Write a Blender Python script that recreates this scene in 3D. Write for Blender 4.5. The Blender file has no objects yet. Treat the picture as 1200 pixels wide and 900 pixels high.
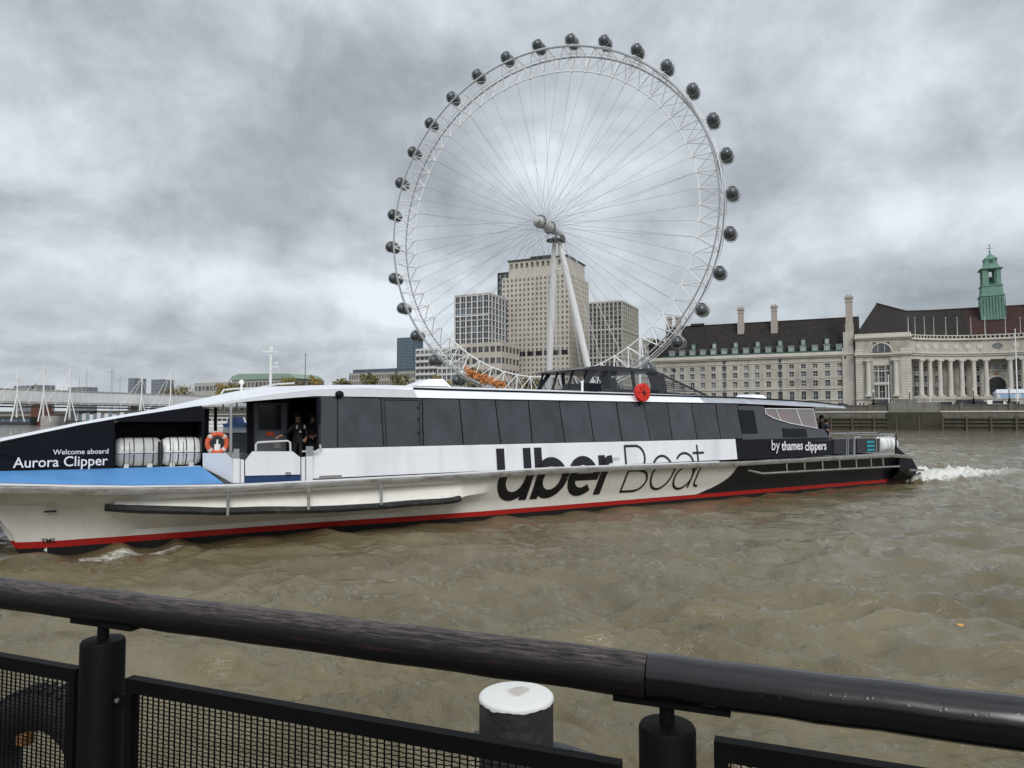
import bpy, bmesh, math, random
import numpy as np
from mathutils import Vector, Matrix
PI = math.pi; R = math.radians
random.seed(7); rng = np.random.default_rng(7)
scene = bpy.context.scene; col = scene.collection
# ------------------------------------------------------------------ camera, sky, sun, exposure
F = 832.0; HORZ = 491.0; EYE = 3.2
PITCH = math.atan((HORZ - 450) / F)
cam = bpy.data.objects.new('camera', bpy.data.cameras.new('camera')); col.objects.link(cam)
cam.location = (0, 0, EYE); cam.rotation_euler = (PI / 2 + PITCH, 0, 0)
cam.data.sensor_width = 36; cam.data.lens = 36 * F / 1200
cam.data.clip_start = 0.05; cam.data.clip_end = 9000
scene.camera = cam
scene.view_settings.view_transform = 'Standard'; scene.view_settings.look = 'None'
scene.view_settings.exposure = 0.35; scene.view_settings.gamma = 1
SUN_AZ = 170; SUN_EL = 36            # azimuth clockwise from +Y: behind the camera, to its left

world = bpy.data.worlds.new('World'); scene.world = world; world.use_nodes = True
def nd(nt, t, **k):
    n = nt.nodes.new(t)
    for a, b in k.items():
        if a == 'ins':
            for i, v in b.items(): n.inputs[i].default_value = v
        else: setattr(n, a, b)
    return n
def mth(nt, op, a, b=None, c=None, clamp=False):
    n = nt.nodes.new('ShaderNodeMath'); n.operation = op; n.use_clamp = clamp
    for i, v in enumerate((a, b, c)):
        if v is None: continue
        if isinstance(v, (int, float)): n.inputs[i].default_value = v
        else: nt.links.new(v, n.inputs[i])
    return n.outputs[0]
def build_world():
    nt = world.node_tree; nt.nodes.clear(); L = nt.links
    out = nd(nt, 'ShaderNodeOutputWorld')
    sky = nd(nt, 'ShaderNodeTexSky', sky_type='NISHITA', sun_disc=False, sun_elevation=R(SUN_EL), sun_rotation=R(SUN_AZ))
    bg1 = nd(nt, 'ShaderNodeBackground', ins={1: 0.07}); L.new(sky.outputs[0], bg1.inputs[0])
    tc = nd(nt, 'ShaderNodeTexCoord'); nrm = nd(nt, 'ShaderNodeVectorMath', operation='NORMALIZE')
    L.new(tc.outputs['Generated'], nrm.inputs[0])
    sp = nd(nt, 'ShaderNodeSeparateXYZ'); L.new(nrm.outputs[0], sp.inputs[0])
    zc = mth(nt, 'ADD', mth(nt, 'MAXIMUM', sp.outputs[2], 0.0), 0.30)
    cb = nd(nt, 'ShaderNodeCombineXYZ')
    L.new(mth(nt, 'DIVIDE', sp.outputs[0], zc), cb.inputs[0]); L.new(mth(nt, 'DIVIDE', sp.outputs[1], zc), cb.inputs[1])
    n1 = nd(nt, 'ShaderNodeTexNoise', ins={'Scale': 1.9, 'Detail': 9.0, 'Roughness': 0.57, 'Distortion': 0.35}); L.new(cb.outputs[0], n1.inputs['Vector'])
    n2 = nd(nt, 'ShaderNodeTexNoise', ins={'Scale': 0.8, 'Detail': 4.0, 'Roughness': 0.5}); L.new(cb.outputs[0], n2.inputs['Vector'])
    n3 = nd(nt, 'ShaderNodeTexNoise', ins={'Scale': 8.5, 'Detail': 10.0, 'Roughness': 0.60, 'Distortion': .3}); L.new(nrm.outputs[0], n3.inputs['Vector'])
    v = mth(nt, 'ADD', mth(nt, 'MULTIPLY', n1.outputs[0], 0.54), mth(nt, 'MULTIPLY', n2.outputs[0], 0.22))
    v = mth(nt, 'ADD', v, mth(nt, 'SUBTRACT', mth(nt, 'MULTIPLY', n3.outputs[0], 0.34), 0.035))
    # large bright gaps and dark banks of the cloud deck, as directions on the sky
    warp = nd(nt, 'ShaderNodeVectorMath', operation='MULTIPLY_ADD'); warp.inputs[1].default_value = (0.3, 0.3, 0.3)
    n4 = nd(nt, 'ShaderNodeTexNoise', ins={'Scale': 3.2, 'Detail': 5.0}); L.new(nrm.outputs[0], n4.inputs['Vector'])
    sub = nd(nt, 'ShaderNodeVectorMath', operation='SUBTRACT'); sub.inputs[1].default_value = (0.5, 0.5, 0.5)
    L.new(n4.outputs['Color'], sub.inputs[0]); L.new(sub.outputs[0], warp.inputs[0]); L.new(nrm.outputs[0], warp.inputs[2])
    def blob(az, el, w, amp, st=1.0):
        d = Vector((math.sin(R(az)) * math.cos(R(el)), math.cos(R(az)) * math.cos(R(el)), math.sin(R(el))))
        q = nd(nt, 'ShaderNodeVectorMath', operation='SUBTRACT'); L.new(warp.outputs[0], q.inputs[0]); q.inputs[1].default_value = d
        q2 = nd(nt, 'ShaderNodeVectorMath', operation='MULTIPLY'); L.new(q.outputs[0], q2.inputs[0]); q2.inputs[1].default_value = (1, 1, st)
        ln = nd(nt, 'ShaderNodeVectorMath', operation='DOT_PRODUCT'); L.new(q2.outputs[0], ln.inputs[0]); L.new(q2.outputs[0], ln.inputs[1])
        return mth(nt, 'MULTIPLY', mth(nt, 'EXPONENT', mth(nt, 'MULTIPLY', ln.outputs['Value'], -1.0 / (w * w))), amp)
    for b in BLOBS: v = mth(nt, 'ADD', v, blob(*b))
    ramp = nd(nt, 'ShaderNodeValToRGB'); L.new(v, ramp.inputs[0])
    el = ramp.color_ramp.elements
    el[0].position = 0.34; el[0].color = (0.252, 0.276, 0.305, 1)
    el[1].position = 0.67; el[1].color = (0.66, 0.705, 0.755, 1)
    e = el.new(0.44); e.color = (0.340, 0.370, 0.405, 1)
    e = el.new(0.53); e.color = (0.455, 0.493, 0.535, 1)
    # an overcast sky is brighter overhead than near the horizon
    up = mth(nt, 'ADD', mth(nt, 'MULTIPLY', mth(nt, 'MAXIMUM', mth(nt, 'SUBTRACT', sp.outputs[2], 0.45), 0.0), 1.1), 1.0)
    bg2 = nd(nt, 'ShaderNodeBackground'); L.new(ramp.outputs[0], bg2.inputs[0]); L.new(up, bg2.inputs[1])
    mx = nd(nt, 'ShaderNodeMixShader', ins={0: 0.95}); L.new(bg1.outputs[0], mx.inputs[1]); L.new(bg2.outputs[0], mx.inputs[2])
    L.new(mx.outputs[0], out.inputs[0])
BLOBS = [(-33, 20, .10, .15, 1.3), (-34, 11, .12, .09, 2.5), (-22, 10, .16, .10, 2.2), (-20, 27, .07, .06, 1), (-10, 9, .10, .09, 1.5),
         (3, 20, .09, .09, 1), (26, 24, .13, .035, 1.2), (34, 14, .10, .08, 1.5), (20, 16, .10, -.04, 1.5), (-26, 17, .17, -.13, 1.6), (-13, 23, .14, -.09, 1.4), (-4, 17, .09, -.09, 1.2),
         (12, 9, .16, .02, 2.5), (33, 20, .10, -.07, 1.5), (6, 31, .16, .03, 1.5), (-20, 5, .2, -.03, 4)]
build_world()
sl = bpy.data.lights.new('sun', 'SUN'); sl.energy = 1.5; sl.angle = R(30); sl.color = (1, 0.97, 0.92)
sun = bpy.data.objects.new('sun', sl); col.objects.link(sun)
sd = Vector((math.sin(R(SUN_AZ)) * math.cos(R(SUN_EL)), math.cos(R(SUN_AZ)) * math.cos(R(SUN_EL)), math.sin(R(SUN_EL))))
sun.rotation_euler = sd.to_track_quat('Z', 'Y').to_euler()

# ------------------------------------------------------------------ frames: sight lines, far bank, boat
RC = np.array([[1, 0, 0], [0, math.cos(PITCH), -math.sin(PITCH)], [0, math.sin(PITCH), math.cos(PITCH)]])
EYEP = np.array([0, 0, EYE])
def ray(u, v): return RC @ np.array([(u - 600) / F, 1, (450 - v) / F])
def P(u, v, Y):
    r = ray(u, v); return EYEP + r * (Y / r[1])
ANG = 0.4444                                     # the far bank runs at this angle
W0 = np.array([11.05, 240.7, 0]); TD = np.array([math.cos(ANG), -math.sin(ANG), 0]); LD = np.array([math.sin(ANG), math.cos(ANG), 0])
def W(u, v, n):                                  # (along bank, height) of a sight line at distance n inland
    r = ray(u, v); k = (n - (EYEP - W0) @ LD) / (r @ LD); q = EYEP + r * k
    return float((q - W0) @ TD), float(q[2])
def KN(X, Y): d = np.array([X, Y, 0]) - W0; return float(d @ TD), float(d @ LD)
S0 = np.array([20.69, 37.23, 0]); ED = np.array([-.84107, -.54093, 0]); ND = np.array([-.54093, .84107, 0])
BROT = math.atan2(-.54093, -.84107)
def Bt(u, v, t):
    r = ray(u, v); k = (t - (EYEP - S0) @ ND) / (r @ ND); q = EYEP + r * k
    return float((q - S0) @ ED), float(q[2])

# ------------------------------------------------------------------ materials
MC = {}
def mat(name, color, rough=0.6, metal=0.0, var=0.12, scale=3.0, bump=0.0, bscale=20.0, spec=0.5, streak=0.0, dirt=None, dirt_amt=0.0, stretch=(1, 1, 1), coat=0.0, trans=0.0):
    if name in MC: return MC[name]
    m = bpy.data.materials.new(name); m.use_nodes = True; nt = m.node_tree; L = nt.links
    b = nt.nodes['Principled BSDF']
    b.inputs['Roughness'].default_value = rough; b.inputs['Metallic'].default_value = metal
    b.inputs['Specular IOR Level'].default_value = spec; b.inputs['Coat Weight'].default_value = coat
    b.inputs['Transmission Weight'].default_value = trans
    tc = nd(nt, 'ShaderNodeTexCoord'); mp = nd(nt, 'ShaderNodeMapping'); mp.inputs['Scale'].default_value = stretch
    L.new(tc.outputs['Object'], mp.inputs[0])
    n = nd(nt, 'ShaderNodeTexNoise', ins={'Scale': scale, 'Detail': 6.0, 'Roughness': 0.6}); L.new(mp.outputs[0], n.inputs['Vector'])
    f = mth(nt, 'ADD', mth(nt, 'MULTIPLY', mth(nt, 'SUBTRACT', n.outputs[0], 0.5), var * 4), 1.0)
    if streak:
        mp2 = nd(nt, 'ShaderNodeMapping'); mp2.inputs['Scale'].default_value = (scale * 2.5, scale * 2.5, scale * 0.12); L.new(tc.outputs['Object'], mp2.inputs[0])
        n2 = nd(nt, 'ShaderNodeTexNoise', ins={'Scale': 1.0, 'Detail': 5.0}); L.new(mp2.outputs[0], n2.inputs['Vector'])
        f = mth(nt, 'MULTIPLY', f, mth(nt, 'SUBTRACT', 1.0, mth(nt, 'MULTIPLY', mth(nt, 'MULTIPLY', mth(nt, 'SUBTRACT', n2.outputs[0], 0.5), 4.0, clamp=True), streak)))
    vm = nd(nt, 'ShaderNodeVectorMath', operation='SCALE'); vm.inputs[0].default_value = color[:3]; L.new(f, vm.inputs['Scale'])
    src = vm.outputs[0]
    if dirt is not None:
        n3 = nd(nt, 'ShaderNodeTexNoise', ins={'Scale': scale * 0.35, 'Detail': 8.0, 'Roughness': 0.65}); L.new(mp.outputs[0], n3.inputs['Vector'])
        fac = mth(nt, 'MULTIPLY', mth(nt, 'MULTIPLY', mth(nt, 'SUBTRACT', n3.outputs[0], 0.5), 6.0, clamp=True), dirt_amt)
        mx = nd(nt, 'ShaderNodeMixRGB'); L.new(fac, mx.inputs[0]); L.new(src, mx.inputs[1]); mx.inputs[2].default_value = (*dirt, 1); src = mx.outputs[0]
    if 'window' in name or 'glass' in name:      # random tone per object, painted in place of differing reflections
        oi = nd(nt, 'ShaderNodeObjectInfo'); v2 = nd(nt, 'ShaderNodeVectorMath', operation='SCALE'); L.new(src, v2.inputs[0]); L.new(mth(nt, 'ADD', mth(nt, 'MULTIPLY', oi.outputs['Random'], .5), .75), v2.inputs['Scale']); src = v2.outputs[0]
    L.new(src, b.inputs['Base Color'])
    if bump:
        n4 = nd(nt, 'ShaderNodeTexNoise', ins={'Scale': bscale, 'Detail': 4.0}); L.new(mp.outputs[0], n4.inputs['Vector'])
        bp = nd(nt, 'ShaderNodeBump', ins={'Strength': bump, 'Distance': 0.02}); L.new(n4.outputs[0], bp.inputs['Height']); L.new(bp.outputs[0], b.inputs['Normal'])
    MC[name] = m; return m
WHITE = mat('white_paint', (.80, .82, .86), .32, var=.03, scale=.6, streak=.18, dirt=(.55, .53, .48), dirt_amt=.12)
ROOFW = mat('white_roof_paint', (.84, .86, .90), .35, var=.03, scale=1)
BLACK = mat('black_vinyl', (.009, .010, .015), .35, var=.1, scale=2, spec=.12)
DARK = mat('dark_grey_panel', (.045, .049, .058), .22, var=.10, scale=1.1, bump=.05, bscale=1.5)
DARK2 = mat('window_film', (.044, .047, .056), .14, var=.30, scale=1.3, bump=.25, bscale=1.6, streak=.25)  # smudged tone painted into the film to stand for reflections
SEAM = mat('black_seam', (.008, .008, .01), .5)
ALU = mat('scuffed_aluminium', (.30, .29, .27), .55, .35, var=.25, scale=5, bump=.3, dirt=(.10, .09, .08), dirt_amt=.7, stretch=(1, 3, 3))
STEEL = mat('brushed_steel', (.55, .56, .58), .35, .8, var=.06)
BLUE = mat('blue_deck_paint', (.10, .30, .62), .5, var=.06, scale=2, dirt=(.03, .1, .25), dirt_amt=.3)
NAVY = mat('navy_paint', (.012, .04, .13), .5)
RUBBER = mat('black_rubber', (.014, .014, .015), .75, var=.3, scale=9, bump=.5, bscale=30, dirt=(.16, .16, .14), dirt_amt=.25)
ORANGE = mat('orange_canvas', (.75, .12, .03), .6, var=.15, scale=8)
RED = mat('red_paint', (.72, .035, .02), .45, var=.1)
REDSEAT = mat('red_upholstery', (.55, .03, .04), .8)
GRP = mat('white_fibreglass', (.74, .75, .74), .4, var=.04, scale=3, dirt=(.5, .48, .42), dirt_amt=.25)
TEAL = mat('teal_print', (.03, .48, .60), .5)
INTER = mat('cabin_interior', (.16, .16, .17), .7, var=.1)
def glass(name, tint=(.8, .85, .88), alpha=.35, rough=.03, base=None):
    m = bpy.data.materials.new(name); m.use_nodes = True; nt = m.node_tree; L = nt.links
    b = nt.nodes['Principled BSDF']; b.inputs['Base Color'].default_value = (*(base or [c * .12 for c in tint]), 1); b.inputs['Roughness'].default_value = rough
    tr = nd(nt, 'ShaderNodeBsdfTransparent', ins={0: (*tint, 1)}); mx = nd(nt, 'ShaderNodeMixShader', ins={0: alpha})
    L.new(tr.outputs[0], mx.inputs[1]); L.new(b.outputs[0], mx.inputs[2]); L.new(mx.outputs[0], nt.nodes['Material Output'].inputs[0]); return m
GLASS = glass('clear_glass', (.96, .97, .98), .06); GLASSD = glass('smoked_glass', (.95, .96, .97), .07)
STONE = mat('portland_stone', (.44, .42, .37), .85, var=.12, scale=.30, streak=.35, dirt=(.19, .175, .155), dirt_amt=.6)
STONEL = mat('pale_stone_trim', (.52, .50, .45), .85, var=.08, scale=.5, dirt=(.24, .22, .18), dirt_amt=.35)
STONED = mat('dark_wall_stone', (.125, .118, .10), .9, var=.25, scale=.6, streak=.4, bump=.4, bscale=3, dirt=(.08, .075, .06), dirt_amt=.6)
ALGAE = mat('algae_stone', (.036, .036, .020), .8, var=.3, scale=.5, streak=.4, dirt=(.06, .05, .035), dirt_amt=.6)
MUD = mat('muddy_timber', (.085, .075, .055), .8, var=.25, scale=.6, streak=.3)
TILE = mat('brown_roof_tile', (.034, .030, .028), .9, var=.3, scale=.7, spec=.2, dirt=(.054, .047, .042), dirt_amt=.4)
TILER = mat('reddish_roof_tile', (.11, .042, .032), .85, var=.22, scale=.5)
COPPER = mat('verdigris_copper', (.13, .25, .20), .75, var=.22, scale=1, streak=.45)
COPPERD = mat('dark_verdigris', (.03, .085, .07), .7, var=.2)
BRICK = mat('chimney_brick', (.37, .33, .295), .9, var=.12, scale=1.5)
WGLASS = mat('window_glass', (.035, .04, .048), .12, var=.5, scale=.35)
WGLASSB = mat('bluish_window_glass', (.07, .10, .13), .1, var=.5, scale=.3)
FRAMEW = mat('window_frame_white', (.55, .56, .55), .6)
EYEW = mat('wheel_white_steel', (.80, .81, .82), .45, var=.05)
EYEG = mat('wheel_grey_steel', (.38, .40, .42), .45, .3, var=.1)
CABLE = mat('steel_cable', (.27, .28, .30), .5, .2)
CAPG = mat('capsule_glass', (.055, .065, .072), .10, var=.7, scale=1.2, spec=.7)
BLACKM = mat('black_railing_paint', (.0035, .0035, .004), .6, var=.3, scale=8, bump=.1, spec=.12)
CLOTH = mat('black_uniform', (.010, .011, .015), .8); CLOTHB = mat('navy_jacket', (.02, .03, .06), .8)
SKIN = mat('skin', (.38, .21, .14), .6); HAIR = mat('dark_hair', (.015, .012, .01), .8)
CONC = mat('pale_concrete', (.40, .39, .36), .85, var=.1, scale=.3, streak=.2)

# ------------------------------------------------------------------ mesh building
class MB:
    def __init__(s): s.v = []; s.f = []; s.m = []; s.cur = 0
    def mi(s, i): s.cur = i; return s
    def add(s, vs, fs):
        o = len(s.v); s.v += [tuple(map(float, q)) for q in vs]; s.f += [tuple(o + i for i in f) for f in fs]; s.m += [s.cur] * len(fs); return s
    def hexa(s, c):      # 8 corners: bottom 4 ccw, top 4 ccw
        return s.add(c, [(3, 2, 1, 0), (4, 5, 6, 7), (0, 1, 5, 4), (1, 2, 6, 5), (2, 3, 7, 6), (3, 0, 4, 7)])
    def box(s, x0, x1, y0, y1, z0, z1):
        return s.hexa([(x0, y0, z0), (x1, y0, z0), (x1, y1, z0), (x0, y1, z0), (x0, y0, z1), (x1, y0, z1), (x1, y1, z1), (x0, y1, z1)])
    def obox(s, o, d, w, a0, a1, b0, b1, z0, z1):
        o = np.array(o, float); d = np.array(d, float); w = np.array(w, float); zz = np.array([0, 0, 1.])
        return s.hexa([o + d * a + w * b + zz * z for z in (z0, z1) for a, b in ((a0, b0), (a1, b0), (a1, b1), (a0, b1))])
    def quad(s, *p): return s.add(p, [tuple(range(len(p)))])
    def tube(s, p0, p1, r0, r1=None, n=6, caps=True):
        r1 = r0 if r1 is None else r1
        p0 = Vector(p0); p1 = Vector(p1); d = (p1 - p0)
        if d.length < 1e-6: return s
        q = d.to_track_quat('Z', 'Y'); vs = []
        for p, r in ((p0, r0), (p1, r1)):
            for i in range(n): vs.append(p + q @ Vector((math.cos(2 * PI * i / n) * r, math.sin(2 * PI * i / n) * r, 0)))
        fs = [(i, (i + 1) % n, n + (i + 1) % n, n + i) for i in range(n)]
        if caps: fs += [tuple(range(n - 1, -1, -1)), tuple(range(n, 2 * n))]
        return s.add(vs, fs)
    def path(s, pts, r, n=8, closed=False, caps=True):
        pts = [Vector(p) for p in pts]; N = len(pts); rs = r if isinstance(r, (list, tuple)) else [r] * N; vs = []
        prev = None
        for i, p in enumerate(pts):
            a = pts[(i - 1) % N] if (closed or i > 0) else p; b = pts[(i + 1) % N] if (closed or i < N - 1) else p
            t = (b - a).normalized()
            if prev is None: x = t.orthogonal().normalized()
            else: x = (prev - t * prev.dot(t)).normalized()
            prev = x; y = t.cross(x)
            vs += [p + (x * math.cos(2 * PI * j / n) + y * math.sin(2 * PI * j / n)) * rs[i] for j in range(n)]
        fs = []
        for i in range(N if closed else N - 1):
            k = (i + 1) % N
            fs += [(i * n + j, i * n + (j + 1) % n, k * n + (j + 1) % n, k * n + j) for j in range(n)]
        if not closed and caps: fs += [tuple(range(n - 1, -1, -1)), tuple(range((N - 1) * n, N * n))]
        return s.add(vs, fs)
    def lathe(s, prof, c=(0, 0, 0), ax='z', n=16, sq=1.0):   # prof: (radius, height)
        vs = []
        for r, h in prof:
            for i in range(n):
                a = 2 * PI * (i + .5) / n; x, y = math.cos(a) * r, math.sin(a) * r * sq
                q = {'z': (x, y, h), 'x': (h, x, y), 'y': (x, h, y)}[ax]; vs.append((c[0] + q[0], c[1] + q[1], c[2] + q[2]))
        fs = []
        for k in range(len(prof) - 1): fs += [(k * n + i, k * n + (i + 1) % n, (k + 1) * n + (i + 1) % n, (k + 1) * n + i) for i in range(n)]
        fs += [tuple(range(n - 1, -1, -1)), tuple(range((len(prof) - 1) * n, len(prof) * n))]
        return s.add(vs, fs)
    def prism(s, poly, f0, f1):     # poly 2d, f0/f1 map (a,b)->3d
        n = len(poly); vs = [f0(*p) for p in poly] + [f1(*p) for p in poly]
        return s.add(vs, [tuple(range(n - 1, -1, -1)), tuple(range(n, 2 * n))] + [(i, (i + 1) % n, n + (i + 1) % n, n + i) for i in range(n)])
    def grid(s, rows):              # rows of equal-length point lists
        m = len(rows[0]); vs = [p for r in rows for p in r]
        return s.add(vs, [(i * m + j, i * m + j + 1, (i + 1) * m + j + 1, (i + 1) * m + j) for i in range(len(rows) - 1) for j in range(m - 1)])
    def ball(s, c, rx, ry=None, rz=None, n=10, m=7):
        ry = ry or rx; rz = rz or rx
        rows = [[(c[0] + rx * math.cos(2 * PI * j / n) * math.sin(PI * i / m), c[1] + ry * math.sin(2 * PI * j / n) * math.sin(PI * i / m), c[2] + rz * math.cos(PI * i / m)) for j in range(n + 1)] for i in range(m + 1)]
        return s.grid(rows)
    def build(s, name, mats, parent=None, smooth=False, normals=True, **props):
        me = bpy.data.meshes.new(name); me.from_pydata(s.v, [], s.f)
        mats = mats if isinstance(mats, (list, tuple)) else [mats]
        for q in mats: me.materials.append(q)
        if len(mats) > 1: me.polygons.foreach_set('material_index', s.m)
        if normals:
            bm = bmesh.new(); bm.from_mesh(me); bmesh.ops.remove_doubles(bm, verts=bm.verts, dist=1e-5) if smooth else None
            bmesh.ops.recalc_face_normals(bm, faces=bm.faces); bm.to_mesh(me); bm.free()
        if smooth:
            me.polygons.foreach_set('use_smooth', [True] * len(me.polygons))
            try: me.set_sharp_from_angle(angle=R(40))
            except Exception: pass
        o = bpy.data.objects.new(name, me); col.objects.link(o)
        if parent: o.parent = parent
        for k, v in props.items(): o[k] = v
        return o
def tag(o, label=None, cat=None, group=None, kind=None):
    if label: o['label'] = label
    if cat: o['category'] = cat
    if group: o['group'] = group
    if kind: o['kind'] = kind
    return o
def thing(name, label, cat, loc=(0, 0, 0), rz=0, group=None):
    o = bpy.data.objects.new(name, None); col.objects.link(o); o.location = [float(c) for c in loc]; o.rotation_euler = (0, 0, rz); o.empty_display_size = .3
    return tag(o, label, cat, group)
def inst(src, parent, loc=(0, 0, 0), rot=(0, 0, 0), scale=(1, 1, 1)):
    o = src.copy(); col.objects.link(o); o.parent = parent; o.location = loc; o.rotation_euler = rot; o.scale = scale; return o
def copy_tree(o, parent=None):
    c = o.copy(); col.objects.link(c); c.parent = parent
    for ch in list(o.children): copy_tree(ch, c)
    return c
ORD = ('first', 'second', 'third', 'fourth', 'fifth', 'sixth', 'seventh', 'eighth', 'ninth', 'tenth', 'eleventh', 'twelfth', 'thirteenth', 'fourteenth', 'fifteenth')
def lerp(keys, s):
    if s <= keys[0][0]: return keys[0][1]
    for (a, x), (b, y) in zip(keys, keys[1:]):
        if s <= b: return x + (y - x) * (s - a) / (b - a)
    return keys[-1][1]
def bank(name, label, cat, k, n, z=0, group=None, rz=0):     # a thing standing at far-bank coordinates
    return thing(name, label, cat, W0 + TD * k + LD * n + np.array([0, 0, z]), -ANG + rz, group)

# ------------------------------------------------------------------ water
def make_water():
    th = np.radians(np.concatenate([np.linspace(-75, -44, 40, endpoint=False), np.linspace(-44, 44, 640), np.linspace(44, 75, 41)[1:]]))
    rr = 1.1 * (430 / 1.1) ** (np.linspace(0, 1, 860)); rr = np.concatenate([rr, [520, 700, 1000, 1600, 2600]])
    Rg, Tg = np.meshgrid(rr, th, indexing='ij'); X = Rg * np.sin(Tg); Y = Rg * np.cos(Tg)
    dr = np.gradient(rr)[:, None] * np.ones_like(X)
    g = np.random.default_rng(3)
    wx = X + .5 * np.sin(Y * .55 + 1) + .3 * np.sin(X * 1.1 + Y * .9); wy = Y + .5 * np.sin(X * .47) + .3 * np.sin(Y * 1.3 - X * .6)
    Z = np.zeros_like(X)
    for i in range(120):
        lam = .14 * (3.6 / .14) ** g.random(); d = R(72) + g.normal() * .42
        if i % 5 == 0: d = R(10) + g.normal() * .5
        k = 2 * PI / lam; amp = .0088 * lam ** .66 * (.6 + .8 * g.random())
        att = np.clip((lam / dr - 2.2) / 4, 0, 1)
        ph = k * (wx * math.cos(d) + wy * math.sin(d)) + g.random() * 6.28
        s_ = np.sin(ph); Z += amp * att * (np.exp(s_ * 1.1) - 1.3)
    # patches of rougher and smoother water
    patch = .75 + .45 * np.sin(X * .13 + 1.3 * np.sin(Y * .09)) * np.sin(Y * .17 + .8 * np.sin(X * .11 + 2))
    Z *= patch
    q = np.stack([X - S0[0], Y - S0[1]], -1); s = q @ ED[:2]; t = q @ ND[:2]
    # wash thrown off the hull and the wake behind it
    for (amp, off, ang, lam) in ((.10, 1.6, .30, 2.6), (.07, 4.0, .34, 2.2), (.05, 7.0, .30, 2.0)):
        dd = -t - off - np.clip(37.5 - s, 0, 60) * math.tan(ang) * .33
        Z += amp * np.exp(-(dd / .9) ** 2) * np.clip((37.5 - s) / 3, 0, 1) * np.exp(-np.clip(37.5 - s, 0, 99) / 26) * (1 + .5 * np.sin(s * 1.7 + off))
    Z += .16 * np.exp(-((s - 38.6) / .9) ** 2 - ((t - .1) / .8) ** 2)
    Z -= .05 * np.exp(-((s - 35) / 3) ** 2 - ((t + 1.0) / 1.2) ** 2)
    aft = np.clip(-s + 1.3, 0, 80); fz = aft * 0
    Z += .16 * np.exp(-((t + .4 + aft * .14) / 1.3) ** 2) * np.exp(-aft / 9) * (aft > 0) * (1 + .6 * np.sin(s * 2.3 + t * 1.3))
    Z += .24 * np.exp(-((t - 3.3) / 4) ** 2) * np.exp(-aft / 14) * (aft > 0) * (np.sin(s * 1.9) + .5 * np.sin(t * 2.7 + s))
    fo = 1.6 * np.exp(-((t + .2 + aft * .10) / (1.0 + aft * .10)) ** 2) * np.exp(-aft / 9) * (aft > 0)
    fo += 1.5 * np.exp(-((t - 3.2) / 4.6) ** 4) * np.exp(-aft / 7.5) * (aft > 0)
    fo += .46 * np.exp(-((t + .55 + np.clip(37 - s, 0, 3) * .25) / .5) ** 2) * np.exp(-((s - 35.6) / 2.2) ** 2)
    fo += .5 * np.exp(-((s - 38.2) / .7) ** 2 - ((t + .1) / .5) ** 2)
    fo += .46 * np.exp(-((t + .75) / .35) ** 2) * ((s > 1) & (s < 37))
    fz = np.clip(fo, 0, 1.4) * (aft > 0)
    Z += fz * .17 * (np.sin(s * 5.1 + 2 * np.sin(t * 3.3)) * np.sin(t * 4.7 + 1.5 * np.sin(s * 2.9)) + .6 * np.sin(s * 11 + t * 7) * np.sin(t * 13 - s * 4)) + fz * .18
    dcr = -t - 1.4 - np.clip(37.5 - s, 0, 60) * .10
    fo += .16 * np.exp(-(dcr / .6) ** 2) * np.exp(-np.clip(37.5 - s, 0, 99) / 20) * (s < 37.5)
    zs = (Z - Z.mean()) / (Z.std() + 1e-6); fo += .10 * np.clip(zs - 1.7, 0, 2) * np.clip(1 - Rg / 90, 0, 1)
    n, m = X.shape
    co = np.stack([X, Y, Z], -1).reshape(-1, 3).astype(np.float32)
    i = np.arange(n - 1)[:, None] * m + np.arange(m - 1)[None]
    fc = np.stack([i, i + 1, i + m + 1, i + m], -1).reshape(-1, 4)[:, ::-1].astype(np.int32)
    me = bpy.data.meshes.new('river_water'); me.vertices.add(len(co)); me.vertices.foreach_set('co', co.ravel())
    me.loops.add(fc.size); me.loops.foreach_set('vertex_index', fc.ravel())
    me.polygons.add(len(fc)); me.polygons.foreach_set('loop_start', np.arange(0, fc.size, 4, dtype=np.int32))
    me.update(calc_edges=True); me.polygons.foreach_set('use_smooth', [True] * len(fc))
    at = me.attributes.new('foam', 'FLOAT', 'POINT'); at.data.foreach_set('value', fo.ravel().astype(np.float32))
    if me.polygons[0].normal.z < 0: me.flip_normals()
    m_ = bpy.data.materials.new('river_water'); m_.use_nodes = True; nt = m_.node_tree; L = nt.links; b = nt.nodes['Principled BSDF']
    ge = nd(nt, 'ShaderNodeNewGeometry')
    na = nd(nt, 'ShaderNodeTexNoise', ins={'Scale': .28, 'Detail': 6.0, 'Roughness': .6}); L.new(ge.outputs['Position'], na.inputs['Vector'])
    rp = nd(nt, 'ShaderNodeValToRGB'); L.new(na.outputs[0], rp.inputs[0])
    rp.color_ramp.elements[0].position = .35; rp.color_ramp.elements[0].color = (.104, .082, .036, 1)
    rp.color_ramp.elements[1].position = .68; rp.color_ramp.elements[1].color = (.180, .150, .085, 1)
    b.inputs['IOR'].default_value = 1.52; b.inputs['Roughness'].default_value = .03
    nb = nd(nt, 'ShaderNodeTexNoise', noise_type='RIDGED_MULTIFRACTAL', ins={'Scale': 1.7, 'Detail': 6.0, 'Roughness': .6, 'Lacunarity': 2.1, 'Distortion': .5}); mpb = nd(nt, 'ShaderNodeMapping'); mpb.inputs['Scale'].default_value = (.8, 2.0, 1)
    mpb.inputs['Rotation'].default_value = (0, 0, R(-12))
    L.new(ge.outputs['Position'], mpb.inputs[0]); L.new(mpb.outputs[0], nb.inputs['Vector'])
    nb2 = nd(nt, 'ShaderNodeTexNoise', ins={'Scale': 11.0, 'Detail': 4.0, 'Roughness': .6, 'Distortion': .5}); L.new(mpb.outputs[0], nb2.inputs['Vector'])
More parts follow.
